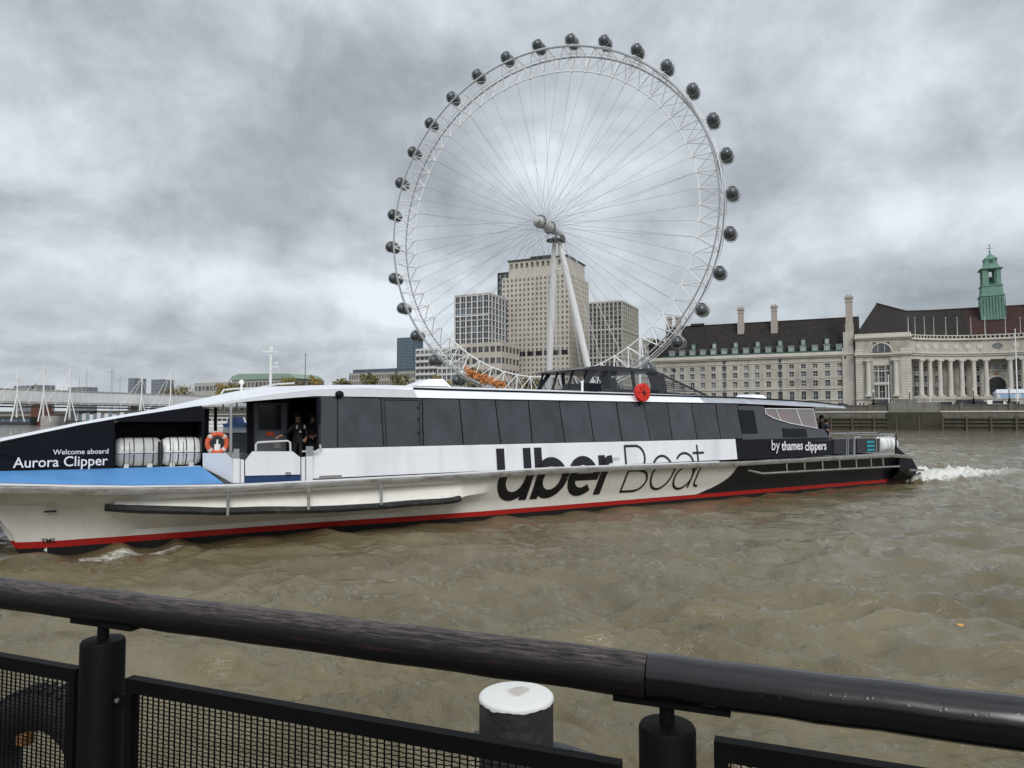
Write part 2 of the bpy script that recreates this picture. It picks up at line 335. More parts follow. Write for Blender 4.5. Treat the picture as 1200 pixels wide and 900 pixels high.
    bp0 = nd(nt, 'ShaderNodeBump', ins={'Strength': 1.0, 'Distance': .024}); L.new(nb2.outputs[0], bp0.inputs['Height'])
    bp = nd(nt, 'ShaderNodeBump', ins={'Strength': 1.0, 'Distance': .045}); L.new(nb.outputs[0], bp.inputs['Height']); L.new(bp0.outputs[0], bp.inputs['Normal'])
    L.new(bp.outputs[0], b.inputs['Normal'])
    fa = nd(nt, 'ShaderNodeAttribute', attribute_name='foam')
    nf = nd(nt, 'ShaderNodeTexNoise', ins={'Scale': 4.5, 'Detail': 9.0, 'Roughness': .72, 'Distortion': 1.2}); L.new(mpb.outputs[0], nf.inputs['Vector'])
    ff = mth(nt, 'MULTIPLY', mth(nt, 'SUBTRACT', mth(nt, 'ADD', mth(nt, 'MULTIPLY', fa.outputs['Fac'], .48), nf.outputs[0]), .80), 5.0, clamp=True)
    ns = nd(nt, 'ShaderNodeTexNoise', ins={'Scale': 16.0, 'Detail': 3.0}); L.new(ge.outputs['Position'], ns.inputs['Vector'])
    sp = mth(nt, 'MULTIPLY', mth(nt, 'SUBTRACT', mth(nt, 'MULTIPLY', ns.outputs[0], na.outputs[0]), .415), 14.0, clamp=True)
    mx = nd(nt, 'ShaderNodeMixRGB'); L.new(ff, mx.inputs[0]); L.new(rp.outputs[0], mx.inputs[1]); mx.inputs[2].default_value = (.72, .72, .66, 1)
    L.new(mx.outputs[0], b.inputs['Base Color']); L.new(mth(nt, 'ADD', mth(nt, 'MULTIPLY', ff, .6), .03), b.inputs['Roughness'])
    me.materials.append(m_)
    o = bpy.data.objects.new('water', me); col.objects.link(o); o['kind'] = 'structure'
make_water()
# the river beyond the detailed sheet, and the near bank behind the viewer
NW_ = bpy.data.objects['water'].data.materials[0]
m = MB(); N = 24
a0 = R(75); m.grid([[(r * math.sin(a0 + (2 * PI - 2 * a0) * i / N), r * math.cos(a0 + (2 * PI - 2 * a0) * i / N), -.02) for i in range(N + 1)] for r in (.5, 20, 200, 2600)]); o = m.build('water', NW_); o['kind'] = 'structure'
# land behind the river wall, and the far terrain to the horizon
def struct(name, mb, m, **k):
    o = mb.build(name, m, **k); o['kind'] = 'structure'; return o
GROUND = mat('paved_ground', (.20, .19, .17), .9, var=.1, scale=.1)
QN = 22.5; QZ = 6.6
def wxy(k, n): q = W0 + TD * k + LD * n; return (q[0], q[1])
m = MB(); m.quad(*[(*wxy(k, n), QZ) for k, n in ((-1200, QN + .8), (400, QN + .8), (2500, 4000), (-3500, 4000))]); struct('ground', m, GROUND)
m = MB(); m.box(-900, 900, -700, -16, -3, 5.0); struct('near_bank', m, GROUND)

# ------------------------------------------------------------------ THE BOAT (local frame: x forward from the stern, -y outboard is the near side)
def L3(s, t, z): return (s, -t, z)
boat = thing('river_boat', 'long white, black and grey passenger catamaran with big two-tone lettering along its side', 'boat', S0, BROT)
def part(name, mb, m, parent=None, **k): return mb.build(name, m, parent or boat, **k)
HS = [2.3, 3, 4, 5, 6] + list(np.arange(7, 26.5, 1.0)) + [27, 27.3, 27.6, 28] + list(np.arange(28.5, 35.6, .5)) + [36, 36.3, 36.6, 37, 37.4, 37.8, 38.15, 38.4, 38.75, 39.2, 39.7, 40.2]
HS = [.5, .9, 1.2, 1.6] + HS
ROWS = [  # (s start, s end, t keys, z keys)
    (2.3, 40.2, [(2, -1.28), (37, -1.28), (38.8, -1.05), (40.2, .3)], [(2.3, 1.30), (4, 1.42), (15, 1.40), (24, 1.47), (28, 1.42), (33.8, 1.40), (36, 1.48), (38.5, 1.64), (40, 1.73)]),
    (1.75, 39.2, [(2, -1.12), (27, -1.12), (31, -.97), (37, -.97), (38.4, -.6), (39.2, .3)], [(2, 1.05), (4, 1.2), (36, 1.25), (39, 1.45)]),
    (1.15, 38.75, [(2, -.96), (26.4, -.96), (27.3, -1.30), (35.0, -1.34), (35.8, -1.15), (36.5, -.78), (37.3, -.42), (38.1, -.15), (38.75, .3)], [(2, .8), (4, .93), (26.6, .93), (27.6, .80), (31, .78), (34, .93), (36.6, 1.15), (38.75, 1.22)]),
    (.9, 38.5, [(2, -.81), (26.4, -.81), (27.6, -.70), (34.8, -.70), (36.8, -.24), (38, -.02), (38.5, .3)], [(2, .68), (26.6, .68), (27.6, .60), (31, .60), (34, .72), (37, .78)]),
    (.6, 38.3, [(2, -.66), (26.5, -.66), (31, -.28), (35, -.12), (37.6, 0), (38.3, .3)], [(2, .40), (34, .44), (38.5, .5)]),
    (.5, 38.15, [(2, -.58), (26.5, -.58), (31, -.20), (35, -.02), (37.4, .06), (38.15, .3)], [(2, -.02), (40, -.02)]),
    (.5, 37.9, [(2, .45), (36, .45), (37.9, .5)], [(2, -.8), (40, -.8)]),
    (.5, 37.9, [(2, 1.2), (36, .9), (37.9, .5)], [(2, -.8), (40, -.8)]),
    (.5, 38.15, [(2, 1.7), (30, 1.6), (36, .9), (38.15, .34)], [(2, 0), (40, 0)]),
    (1.3, 38.9, [(2, 1.9), (30, 1.9), (36, 1.5), (38.9, 1.3)], [(2, 1.0), (40, 1.15)]),
]
TC = 3.35
def row_pt(r, s):
    a, b, tk, zk = ROWS[r]; q = min(max(s, a), b); return (q, lerp(tk, q), lerp(zk, q))
def hull_t(s, z):
    if z > 1.55: return lerp([(1.6, -1.09), (2.4, -1.0)], z)
    pr = row_pt(0, s)
    if z >= pr[2]: return pr[1]
    for r in range(1, 7):
        q = row_pt(r, s)
        if z >= q[2]:
            f = (z - q[2]) / (pr[2] - q[2] + 1e-9); return q[1] + (pr[1] - q[1]) * min(f, 1)
        pr = q
    return 0
def hull_material():
    m_ = bpy.data.materials.new('hull_paint'); m_.use_nodes = True; nt = m_.node_tree; L = nt.links; b = nt.nodes['Principled BSDF']
    b.inputs['Roughness'].default_value = .35
    tc = nd(nt, 'ShaderNodeTexCoord'); sp = nd(nt, 'ShaderNodeSeparateXYZ'); L.new(tc.outputs['Object'], sp.inputs[0]); s, z = sp.outputs[0], sp.outputs[2]
    n = nd(nt, 'ShaderNodeTexNoise', ins={'Scale': .8, 'Detail': 8.0, 'Roughness': .65}); L.new(tc.outputs['Object'], n.inputs['Vector'])
    mp = nd(nt, 'ShaderNodeMapping'); mp.inputs['Scale'].default_value = (6, 6, .5); L.new(tc.outputs['Object'], mp.inputs[0])
    n2 = nd(nt, 'ShaderNodeTexNoise', ins={'Scale': 1.0, 'Detail': 6.0}); L.new(mp.outputs[0], n2.inputs['Vector'])
    dirt = mth(nt, 'ADD', mth(nt, 'MULTIPLY', n.outputs[0], .55), mth(nt, 'MULTIPLY', n2.outputs[0], .45))
    wc = nd(nt, 'ShaderNodeValToRGB'); L.new(dirt, wc.inputs[0])
    wc.color_ramp.elements[0].position = .38; wc.color_ramp.elements[0].color = (.85, .835, .79, 1)
    wc.color_ramp.elements[1].position = .72; wc.color_ramp.elements[1].color = (.72, .70, .64, 1)
    # black aft of a curve that sweeps down and forward
    zz = mth(nt, 'MAXIMUM', mth(nt, 'SUBTRACT', 1.5, z), 0.0)
    edge = mth(nt, 'ADD', 14.75, mth(nt, 'MULTIPLY', mth(nt, 'MULTIPLY', zz, mth(nt, 'MULTIPLY', zz, zz)), .95))
    blk = mth(nt, 'LESS_THAN', s, edge)
    mx = nd(nt, 'ShaderNodeMixRGB'); L.new(blk, mx.inputs[0]); L.new(wc.outputs[0], mx.inputs[1]); mx.inputs[2].default_value = (.012, .013, .017, 1)
    zn = mth(nt, 'ADD', z, mth(nt, 'MULTIPLY', mth(nt, 'SUBTRACT', n.outputs[0], .5), .02))
    lo = mth(nt, 'ADD', .085, mth(nt, 'MULTIPLY', s, .002))
    hi = mth(nt, 'ADD', lo, .155)
    red = mth(nt, 'LESS_THAN', zn, hi); mx2 = nd(nt, 'ShaderNodeMixRGB'); L.new(red, mx2.inputs[0]); L.new(mx.outputs[0], mx2.inputs[1]); mx2.inputs[2].default_value = (.42, .016, .014, 1)
    bk = mth(nt, 'LESS_THAN', zn, lo); mx3 = nd(nt, 'ShaderNodeMixRGB'); L.new(bk, mx3.inputs[0]); L.new(mx2.outputs[0], mx3.inputs[1]); mx3.inputs[2].default_value = (.012, .012, .014, 1)
    L.new(mx3.outputs[0], b.inputs['Base Color']); return m_
def build_hull():
    m = MB(); rows = []
    for r in range(len(ROWS)): rows.append([L3(*row_pt(r, s)) for s in HS])
    for r in range(len(ROWS) - 1, -1, -1): rows.append([L3(*(lambda q: (q[0], 2 * TC - q[1], q[2]))(row_pt(r, s))) for s in HS])
    m.grid(rows)
    n = len(HS); R2 = len(rows)     # transom
    m.add([rows[i][0] for i in range(R2)], [(i, i + 1, R2 - 2 - i, R2 - 1 - i) for i in range(R2 // 2 - 1)])
    part('hull', m, hull_material(), smooth=True)
build_hull()
DZ = [(2.3, 1.40), (4, 1.53), (15, 1.50), (24, 1.57), (28, 1.52), (33.8, 1.50), (36, 1.58), (38.5, 1.74), (40.2, 1.83)]
m = MB(); ss = [s for s in HS if s >= 2.3]
def deck_t(s): return lerp(ROWS[0][2], s)
m.grid([[L3(s, lerp([(0, deck_t(s) + .02), (1, 2 * TC - deck_t(s) - .02)], f), lerp(DZ, s)) for s in ss] for f in (0, .25, .5, .75, 1)])
m.quad(L3(40.2, .3, 1.88), L3(41.1, 1.8, 1.95), L3(41.3, TC, 1.97), L3(41.1, 4.9, 1.95), L3(40.2, 6.4, 1.88))
m.quad(L3(40.2, .3, 1.78), L3(41.1, 1.8, 1.80), L3(41.3, TC, 1.8), L3(41.1, 4.9, 1.8), L3(40.2, 6.4, 1.78))
m.grid([[L3(40.2, .3, z), L3(41.1, 1.8, z + .05), L3(41.3, TC, z + .06), L3(41.1, 4.9, z + .05), L3(40.2, 6.4, z)] for z in (1.60, 1.88)])
part('deck', m, mat('grey_deck', (.30, .31, .32), .7, var=.1, scale=2))
# rub rail, both sides
for sgn, nm in ((0, 'rub_rail'), (1, 'rub_rail')):
    m = MB(); rows = []
    prof = [(.02, -.04), (-.13, -.03), (-.15, .02), (-.15, .10), (-.12, .135), (.02, .14)]
    for dt, dz in prof:
        rr = []
        for s in ss:
            t = deck_t(s) + dt; z = lerp(DZ, s) - .11 + dz + .008 * math.sin(s * 2.1) * (dz > 0)
            rr.append(L3(s, t if not sgn else 2 * TC - t, z))
        rows.append(rr)
    rows.append(rows[0]); m.grid(rows); part(nm, m, ALU, smooth=True)
m = MB(); m.grid([[L3(s, deck_t(s) + dt, lerp(DZ, s) + dz) for s in ss if s > 15] for dt, dz in ((-.11, .03), (-.11, .065), (-.06, .07), (-.02, .07))]); part('deck_lip', m, WHITE)
# long black fender low on the forward side
m = MB(); fs = list(np.linspace(27.3, 36.5, 44))
ft = lambda s: row_pt(2, s)[1] - .05
rows = [[L3(s, ft(s) + dt, row_pt(2, s)[2] + dz + .006 * math.sin(s * 3.1)) for s in fs] for dt, dz in ((.15, -.11), (-.03, -.10), (-.08, -.02), (-.05, .06), (.15, .08))]
rows.append(rows[0]); m.grid(rows)
for e in (0, -1): m.quad(*[r[e] for r in rows[:-1]])
part('side_fender', m, RUBBER, smooth=True)
for u in (268, 362, 447):
    s, _ = Bt(u, 565, -1.4); m = MB(); m.tube(L3(s, -1.38, 1.50), L3(s + .02, -1.46, .82), .035, n=8); part('fender_post', m, ALU)
# aft fender frame
m = MB(); sA, _ = Bt(895, 557, -1.4); m.path([L3(sA + .6, -1.0, 1.15), L3(sA, -1.36, 1.0), L3(9, -1.40, .98), L3(3.4, -1.38, .93), L3(2.9, -1.1, .92)], .045, n=8); part('fender_tube', m, ALU, smooth=True)
for u in (922, 943, 964, 984, 1003.6, 1021, 1035):
    s, _ = Bt(u, 545, -1.38); m = MB(); m.tube(L3(s, -1.36, 1.5), L3(s, -1.39, .97), .03, n=6); part('fender_post', m, ALU)
m = MB(); m.hexa([L3(1.1, -1.38, .60), L3(2.4, -1.4, .66), L3(2.4, 8.0, .66), L3(1.1, 8.0, .60), L3(1.1, -1.38, .70), L3(2.4, -1.4, .76), L3(2.4, 8.0, .76), L3(1.1, 8.0, .70)]); part('stern_step', m, ALU)
m = MB(); m.hexa([L3(1.5, -1.28, .7), L3(3.2, -1.30, .7), L3(3.2, -1.22, .7), L3(1.5, -1.2, .7), L3(2.2, -1.28, 1.44), L3(3.2, -1.3, 1.5), L3(3.2, -1.22, 1.5), L3(2.2, -1.2, 1.44)]); m.quad(L3(1.5, -1.28, .7), L3(3.2, -1.3, .7), L3(3.2, -.62, .1), L3(.8, -.6, .1)); part('stern_quarter', m, BLACK)
# cabin sides
def side_slab(name, pts, m_, thick=.05, parent=None, far=False):     # pts: (s, t, z) polygon on the near side, extruded inboard
    m = MB(); n = len(pts); g = (lambda s, t, z: L3(s, 2 * TC - t, z)) if far else L3
    vs = [g(*p) for p in pts] + [g(p[0], p[1] + thick, p[2]) for p in pts]
    m.add(vs, [tuple(range(n)), tuple(range(2 * n - 1, n - 1, -1))] + [(i, (i + 1) % n, n + (i + 1) % n, n + i) for i in range(n)])
    return part(name, m, m_, parent)
TB, TT = -.98, -.60; ZB, ZT = 2.40, 3.82
sfront = Bt(375, 500, -1)[0]; sblk = Bt(863, 525, -1.05)[0]; saft = Bt(975, 520, -1.05)[0]
def wall_t(z): return lerp([(1.6, -1.09), (2.4, -1.0)], z)
for far in (False, True):
    side_slab('cabin_side', [(sblk, wall_t(1.6), 1.6), (sfront + .28, wall_t(1.6), 1.6), (sfront + .28, wall_t(2.2), 2.25), (sfront, wall_t(2.4), ZB), (sblk, wall_t(2.4), ZB)], WHITE, far=far)
    side_slab('aft_side', [(saft, wall_t(1.6), 1.58), (sblk - .003, wall_t(1.6), 1.58), (sblk - .003, wall_t(2.4) - .004, ZB - .03), (saft, wall_t(2.4) - .004, ZB - .03)], BLACK, far=far)
WB = [(375, 375), (395.5, 395.5), (446, 449.5), (494.5, 496), (538, 543), (580, 587), (619, 624), (655, 662), (689, 696), (722, 729), (754, 762), (782, 788), (810, 817), (838, 845), (864, 870)]
WS = [(Bt(a, 469, TT)[0], Bt(b, 520, TB)[0]) for a, b in WB]
for far in (False, True):
    m = MB(); g = (lambda s, t, z: L3(s, 2 * TC - t, z)) if far else L3
    a = WS[0]; b = (Bt(893, 480, TT)[0], Bt(893, 514, TB)[0])
    m.quad(g(a[1] + .02, TB + .06, ZB - .02), g(b[1], TB + .06, ZB - .02), g(b[0], TT + .06, ZT + .05), g(a[0] + .02, TT + .06, ZT + .05)); part('window_backing', m, SEAM)
    for i in range(len(WS) - 1):
        a, b = WS[i], WS[i + 1]; gp = .022
        pts = [(a[1] - gp, TB, ZB + .015), (b[1] + gp, TB, ZB + .015), (b[0] + gp, TT, ZT), (a[0] - gp, TT, ZT)]
        if i == 0: side_slab('corner_panel', pts, DARK, far=far); continue
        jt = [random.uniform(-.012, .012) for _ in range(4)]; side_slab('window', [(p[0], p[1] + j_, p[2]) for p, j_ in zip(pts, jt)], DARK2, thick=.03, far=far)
for sa, sb in ((WS[2], WS[3]),):      # side door frame in the second window
    m = MB(); o_ = -.02
    m.path([L3(sa[1] - .1, TB + o_, ZB + .05), L3(sa[0] - .1, TT + o_ - .01, ZT - .06), L3(sb[0] + .1, TT + o_ - .01, ZT - .06), L3(sb[1] + .1, TB + o_, ZB + .05)], .015, n=6); part('door_frame', m, SEAM)
    for dz in (.35, .75, 1.1): m = MB(); f = dz / 1.42; m.box(0, .05, -.015, .02, 0, .08); o = part('door_hinge', m, SEAM); o.location = L3(sb[1] + .12 + (sb[0] - sb[1]) * f, TB + (TT - TB) * f - .01, ZB + dz)
# aft quarter: slanted grey panel, louvres, framed glass
def q(u, v, t0=0): # point on the leaning window plane
    t = -.8
    for _ in range(4): s, z = Bt(u, v, t); t = TB + (z - ZB) / (ZT - ZB) * (TT - TB)
    return (s, t + t0, z)
side_slab('aft_quarter_panel', [q(870.5, 516.3), q(974, 516), q(966, 503), q(957, 502), q(925, 496), q(905, 490), q(896.5, 485), q(895.5, 478.8), q(895, 476), q(864.8, 476)], DARK, .04)
side_slab('aft_quarter_panel', [(8.9, TB, ZB), (14.1, TB, ZB), (14.0, -.8, 3.0), (9.4, -.8, 3.0)], DARK, .04, far=True)
side_slab('louvre_panel', [q(870, 508, -.02), q(888, 508, -.02), q(883, 481, -.02), q(864.5, 480, -.02)], BLACK, .03)
side_slab('louvre_panel', [q(918, 512.5, -.02), q(946, 512.5, -.02), q(944, 502.5, -.02), q(916.5, 502, -.02)], BLACK, .03)
gl = [q(895.5, 478.8, -.03), q(952, 479.5, -.03), q(957, 502, -.03), q(925, 496, -.03), q(905, 490, -.03), q(896.5, 485, -.03)]
side_slab('rear_cabin_glass', gl, glass('pale_glass', (.95, .93, .94), .42, base=(.36, .33, .34)), .015)
m = MB(); m.path([L3(p[0], p[1] - .012, p[2]) for p in gl], .022, n=6, closed=True); m.path([L3(*q(908, 479.5, -.045)), L3(*q(914, 492.5, -.045))], .018, n=6); m.path([L3(*q(932, 479.5, -.045)), L3(*q(939, 498.5, -.045))], .018, n=6); part('glass_frame', m, WHITE)
for uu in (903, 916, 921, 944):
    s, _ = Bt(uu, 488, .1); m = MB(); m.lathe([(.02, 0), (.24, .05), (.27, .45), (.24, .62), (.1, .68)], L3(s, .1, 3.0), n=10, sq=.4); part('seat_back', m, REDSEAT if uu < 940 else INTER, smooth=True)
for s, t0, t1 in ((saft + .5, -.9, 7.6), (sfront - .3, 2.9, 7.7)):
    m = MB(); m.box(s, s + .06, -t1, -t0 - .3, 1.6, 3.8); part('bulkhead', m, INTER)
# roof
e0 = [(Bt(985, 479, -.4)[0], 3.70)] + [(14, 3.84), (28, 3.84), (sfront, 3.84)]
def rk(lst): return sorted([Bt(u, v, t) for u, v, t in lst])
E0 = sorted(e0 + rk([(325, 467.5, -.4), (283, 471, -.2), (237, 476, 0), (120, 494, 0), (0, 520, 0)]) + [(41.0, 2.02)])
E0T = [(5, -.35), (8, -.66), (30.5, -.66), (31.5, -.6), (33.9, -.05), (34.3, -.02), (41.0, .9)]
E1 = sorted([(5.6, 3.78), (9, 3.96), (14, 4.05), (28, 4.08)] + rk([(430, 454.5, -.45), (367, 456.5, -.4), (317, 462, -.25), (258, 471.5, -.03), (237, 474.8, 0), (120, 492.5, 0), (0, 517.5, 0)]) + [(41.0, 2.07)])
E1T = [(5, -.2), (8, -.42), (31.5, -.40), (34, -.02), (36, .03), (41.0, .95)]
E3 = sorted([(5.6, 3.85), (9, 4.12), (14, 4.30), (21, 4.38), (28, 4.40)] + rk([(400, 448.5, 1.5), (325, 450.5, 1.5), (293, 455.5, 1.5)]) + [(35, 3.50), (38, 2.86), (41.2, 2.14)])
RS = sorted(set([6.1, 6.6, 8, 10, 12, 14, 16, 18, 20, 22, 24, 26, 27.5, 28.4, 29, 30, 31, 31.5, 32, 32.5, 33, 33.5, 34, 34.3, 35, 36, 37, 38, 39, 40, 41]))
def roof_rows(S):
    a = [(s, lerp(E0T, s), lerp(E0, s)) for s in S]; b = [(s, lerp(E1T, s), lerp(E1, s)) for s in S]
    c = [(s, lerp(E1T, s) + .05, lerp(E1, s) + .01) for s in S]
    d = [(s, lerp(E1T, s) + .07, lerp(E1, s) + (.075 if s < 28.6 else .01)) for s in S]
    e = [(s, lerp(E1T, s) * .5 + TC * .5, lerp(E1, s) * .3 + lerp(E3, s) * .7) for s in S]; f = [(s, TC, lerp(E3, s)) for s in S]
    return a, b, c, d, e, f
def roof_piece(name, S, m1, m2, m3):
    a, b, c, d, e, f = roof_rows(S); mir = lambda r: [(p[0], 2 * TC - p[1], p[2]) for p in r]
    m = MB(); G = lambda rows: m.grid([[L3(*p) for p in r] for r in rows])
    m.mi(0); G([b, a]); G([mir(a), mir(b)]); m.mi(1); G([b, c, d]); G([mir(d), mir(c), mir(b)]); m.mi(2); G([d, e, f, mir(e), mir(d)])
    m.mi(0); G([a, [(p[0], TC, p[2] + .0) for p in a], mir(a)])
    return part(name, m, [m1, m2, m3], smooth=True)
SILV = mat('silver_roof_sheet', (.62, .64, .67), .28, .75, var=.25, scale=2.2, bump=.9, bscale=2.5, stretch=(1, 2, 1))
roof_piece('aft_roof', [s for s in RS if s <= 16], SILV, BLACK, SILV)
roof_piece('main_roof', [s for s in RS if 16 <= s <= 28.4], ROOFW, BLACK, ROOFW)
roof_piece('fore_canopy', [s for s in RS if s >= 28.4], mat('canopy_side', (.50, .51, .53), .45, var=.05), ROOFW, ROOFW)
# roof-top equipment
m = MB(); s, z = Bt(505, 453, 1.2); m.hexa([L3(s - .6, .9, z), L3(s + .7, .9, z), L3(s + .7, 2.0, z), L3(s - .6, 2.0, z), L3(s - .4, 1.1, z + .26), L3(s + .1, 1.1, z + .24), L3(s + .1, 1.8, z + .24), L3(s - .4, 1.8, z + .26)]); part('roof_hatch', m, ROOFW)
m = MB(); s, z = Bt(883, 470, 1.6); m.hexa([L3(s - .8, 1.2, z - .15), L3(s + .8, 1.2, z - .15), L3(s + .8, 2.4, z - .15), L3(s - .8, 2.4, z - .15), L3(s - .5, 1.4, z + .28), L3(s + .35, 1.4, z + .30), L3(s + .35, 2.2, z + .30), L3(s - .5, 2.2, z + .28)]); part('roof_hatch', m, ROOFW)
s0_, z0_ = Bt(317, 452, 3.3); s1_, z1_ = Bt(317, 408, 3.3)
m = MB(); m.tube(L3(s0_, 3.3, z0_ - .5), L3(s0_, 3.3, z1_ - .15), .05, .04, 8); m.tube(L3(s0_ - .18, 3.3, z1_ - .12), L3(s0_ + .28, 3.3, z1_ - .12), .03, n=6); m.lathe([(.09, 0), (.09, .18), (.05, .2)], L3(s0_, 3.3, z1_ - .15), n=8); m.box(s0_ - .2, s0_ - .1, -3.35, -3.25, z1_ - .5, z1_ - .44); m.tube(L3(s0_, 3.3, z1_ - .6), L3(s0_ - .25, 3.3, z1_ - .6), .02, n=5); part('signal_mast', m, GRP)
m = MB(); s, z = Bt(283, 452, 2.5); m.tube(L3(s, 2.5, z - .5), L3(s, 2.5, z + .08), .03, n=6); m.ball(L3(s, 2.5, z + .1), .08); part('antenna_dome', m, GRP)
m = MB(); m.path([L3(*((lambda b: (b[0], 3.0, b[1]))(Bt(u, v, 3.0)))) for u, v in ((258, 464), (262, 457), (275, 455.5), (300, 455), (325, 450), (345, 449))], .03, n=6); part('roof_rail', m, GRP, smooth=True)
m = MB(); s, z = Bt(397, 462, -.6); m.ball(L3(s, -.66, z), .13, .1, .1); part('speaker_horn', m, BLACK, smooth=True)
# wheelhouse
WA, WZ = 2.2, 5.4        # near side t, far side t
def wq(u, v, t=2.2): s, z = Bt(u, v, t); return s, z
wb0 = wq(683, 457)[0]; wt0 = wq(697, 431)[0]; wz0 = 4.2; wzt = wq(697, 428.5)[1]; wr = wq(768, 433)[0]; wtail = wq(829, 463)[0]; wsill = wq(700, 455)[1]; wlow = 4.2
BRZ = mat('dark_wheelhouse_paint', (.022, .023, .028), .3, var=.1)
m = MB(); m.hexa([L3(wr - .2, WZ, wlow), L3(wr - .2, WA, wlow), L3(wb0, WA, wlow), L3(wb0 + .1, WZ, wlow), L3(wr - .2, WZ, wsill), L3(wr - .2, WA, wsill), L3(wb0 - .05, WA, wsill), L3(wb0 - .05, WZ, wsill)]); wh = part('wheelhouse', m, BRZ)
zt2 = wzt - .12
m = MB()
for a in (WA, WZ):
    poly = [(wt0 + .55, zt2 - .02), (wt0 + .1, zt2 + .10), (wt0 - .4, zt2 + .13), (wr + .3, zt2 + .07), (wr, zt2)]
m.prism([(wt0 + .75, zt2 - .05), (wt0 + .1, zt2 + .10), (wt0 - .5, zt2 + .14), (wr + .3, zt2 + .06), (wr - .05, zt2 - .02), (wr, zt2 - .06), (wt0 + .6, zt2 - .08)], lambda s, z: L3(s, WA - .12, z), lambda s, z: L3(s, WZ + .12, z)); part('wheelhouse_roof', m, BRZ, wh)
m = MB(); m.box(wr + .2, wr + 1.4, -WZ + .3, -WA - .6, zt2 + .08, zt2 + .13); part('roof_box', m, ROOFW, wh)
def wquad(name, pts, t, m_, th=.03):
    m = MB(); n = len(pts); vs = [L3(s, t, z) for s, z in pts] + [L3(s, t + th, z) for s, z in pts]
    m.add(vs, [tuple(range(n)), tuple(range(2 * n - 1, n - 1, -1))] + [(i, (i + 1) % n, n + (i + 1) % n, n + i) for i in range(n)]); return part(name, m, m_, wh)
pil = [(683, 697.5), (716, 714), (744, 741), (764, 761)]
sidep = [(Bt(a, 455, WA)[0], Bt(b, 434, WA)[0]) for a, b in pil]
for t in (WA, WZ - .03):
    for a, b in sidep[1:3]: wquad('window_post', [(a + .09, wsill), (a - .09, wsill), (b - .09, zt2 - .04), (b + .09, zt2 - .04)], t, BRZ)
    a, b = sidep[0]; wquad('window_post', [(a + .1, wsill), (a - .14, wsill), (b - .12, zt2 - .04), (b + .12, zt2 - .04)], t, BRZ)
    a, b = sidep[3]; wquad('rear_quarter', [(a + .25, wsill - .25), (wtail, wlow - .02), (wr - .3, zt2 - .25), (wr - .05, zt2 + .05), (b + .3, zt2 - .02), (b + .1, wsill + .6), (a + .02, wsill + .2)][:1] + [(a - .9, wlow), (a - .9, wlow + .15), (a - .72, wsill + .75), (wr - .25, zt2 - .16), (wr, zt2 + .02), (b + .15, zt2 - .02), (a + .02, wsill + .15)], t, BRZ)
    wquad('window', [(sidep[0][0] - .1, wsill), (sidep[1][0] + .08, wsill), (sidep[1][1] + .08, zt2 - .06), (sidep[0][1] - .1, zt2 - .06)], t + .008, GLASSD, .012)
    wquad('window', [(sidep[1][0] - .1, wsill), (sidep[2][0] + .08, wsill), (sidep[2][1] + .08, zt2 - .06), (sidep[1][1] - .1, zt2 - .06)], t + .008, GLASSD, .012)
    wquad('window', [(sidep[2][0] - .1, wsill), (sidep[3][0] + .02, wsill), (sidep[3][1] + .1, zt2 - .06), (sidep[2][1] - .1, zt2 - .06)], t + .008, GLASS, .012)
for i in range(3):       # three raked windscreens
    t0 = WA + (WZ - WA) * i / 3; t1 = WA + (WZ - WA) * (i + 1) / 3
    m = MB(); m.quad(L3(wb0 - .05, t0 + .06, wsill), L3(wb0 - .05, t1 - .06, wsill), L3(wt0 + .25, t1 - .06, zt2 - .04), L3(wt0 + .25, t0 + .06, zt2 - .04)); part('windscreen', m, GLASSD, wh)
for i in range(4):
    t0 = WA + (WZ - WA) * i / 3; m = MB(); m.path([L3(wb0 - .03, t0, wsill - .02), L3(wt0 + .27, t0, zt2 - .02)], .055, n=6); part('windscreen_post', m, BRZ, wh)
    if i < 3: m = MB(); m.path([L3(wb0 + .02, t0 + .3, wsill), L3(wb0 - .05, t0 + .7, wsill + .4)], .012, n=5); part('wiper', m, SEAM, wh)
m = MB(); m.box(wb0 - 1.4, wb0 - .8, -WZ + .8, -WA - .8, wsill - .2, wsill + .25); part('helm_console', m, INTER, wh)
# tail lattice of the wheelhouse
a4 = sidep[3][0]
m = MB(); m.path([L3(wr, WA, zt2), L3(wtail, WA, wlow + .05)], .05, n=6); m.path([L3(a4 - .8, WA, wlow + .12), L3(wtail, WA, wlow + .03)], .06, n=6); part('tail_frame', m, BRZ, wh)
for i in range(5):
    f = i / 5; z = wsill + .02 + (zt2 - .35 - wsill) * f; sx = wr + (wtail - wr) * (zt2 - z) / (zt2 - wlow - .05)
    m = MB(); m.tube(L3(a4 - .75, WA + .02, z + .02), L3(sx, WA + .02, z - .03), .022, n=5); part('tail_slat', m, BRZ, wh)
for f in (.25, .5, .75):
    s = a4 - .7 + (wtail - a4 + .7) * f; zt_ = zt2 - (s - wr) / (wtail - wr) * (zt2 - wlow); m = MB(); m.tube(L3(s, WA + .03, wlow + .05), L3(s + .12, WA + .03, zt_), .016, n=5); part('tail_slat', m, BRZ, wh)
m = MB(); s, z = Bt(790, 434, 2.4); m.tube(L3(s, 2.4, z - .35), L3(s, 2.4, z), .015, n=5); m.ball(L3(s, 2.4, z), .09); part('horn', m, SEAM, wh)
m = MB(); s, z = Bt(695, 454, .9); m.box(s - .35, s + .3, -1.3, -.8, z - .15, z + .16); part('winch_box', m, BLACK)
m = MB(); s, z = Bt(682.5, 455, .8); m.box(s - .03, s + .03, -.84, -.78, z - .25, z + .28); m.box(s - 1.0, s + .03, -.84, -.78, z - .25, z - .2); part('roof_stanchion', m, GRP)
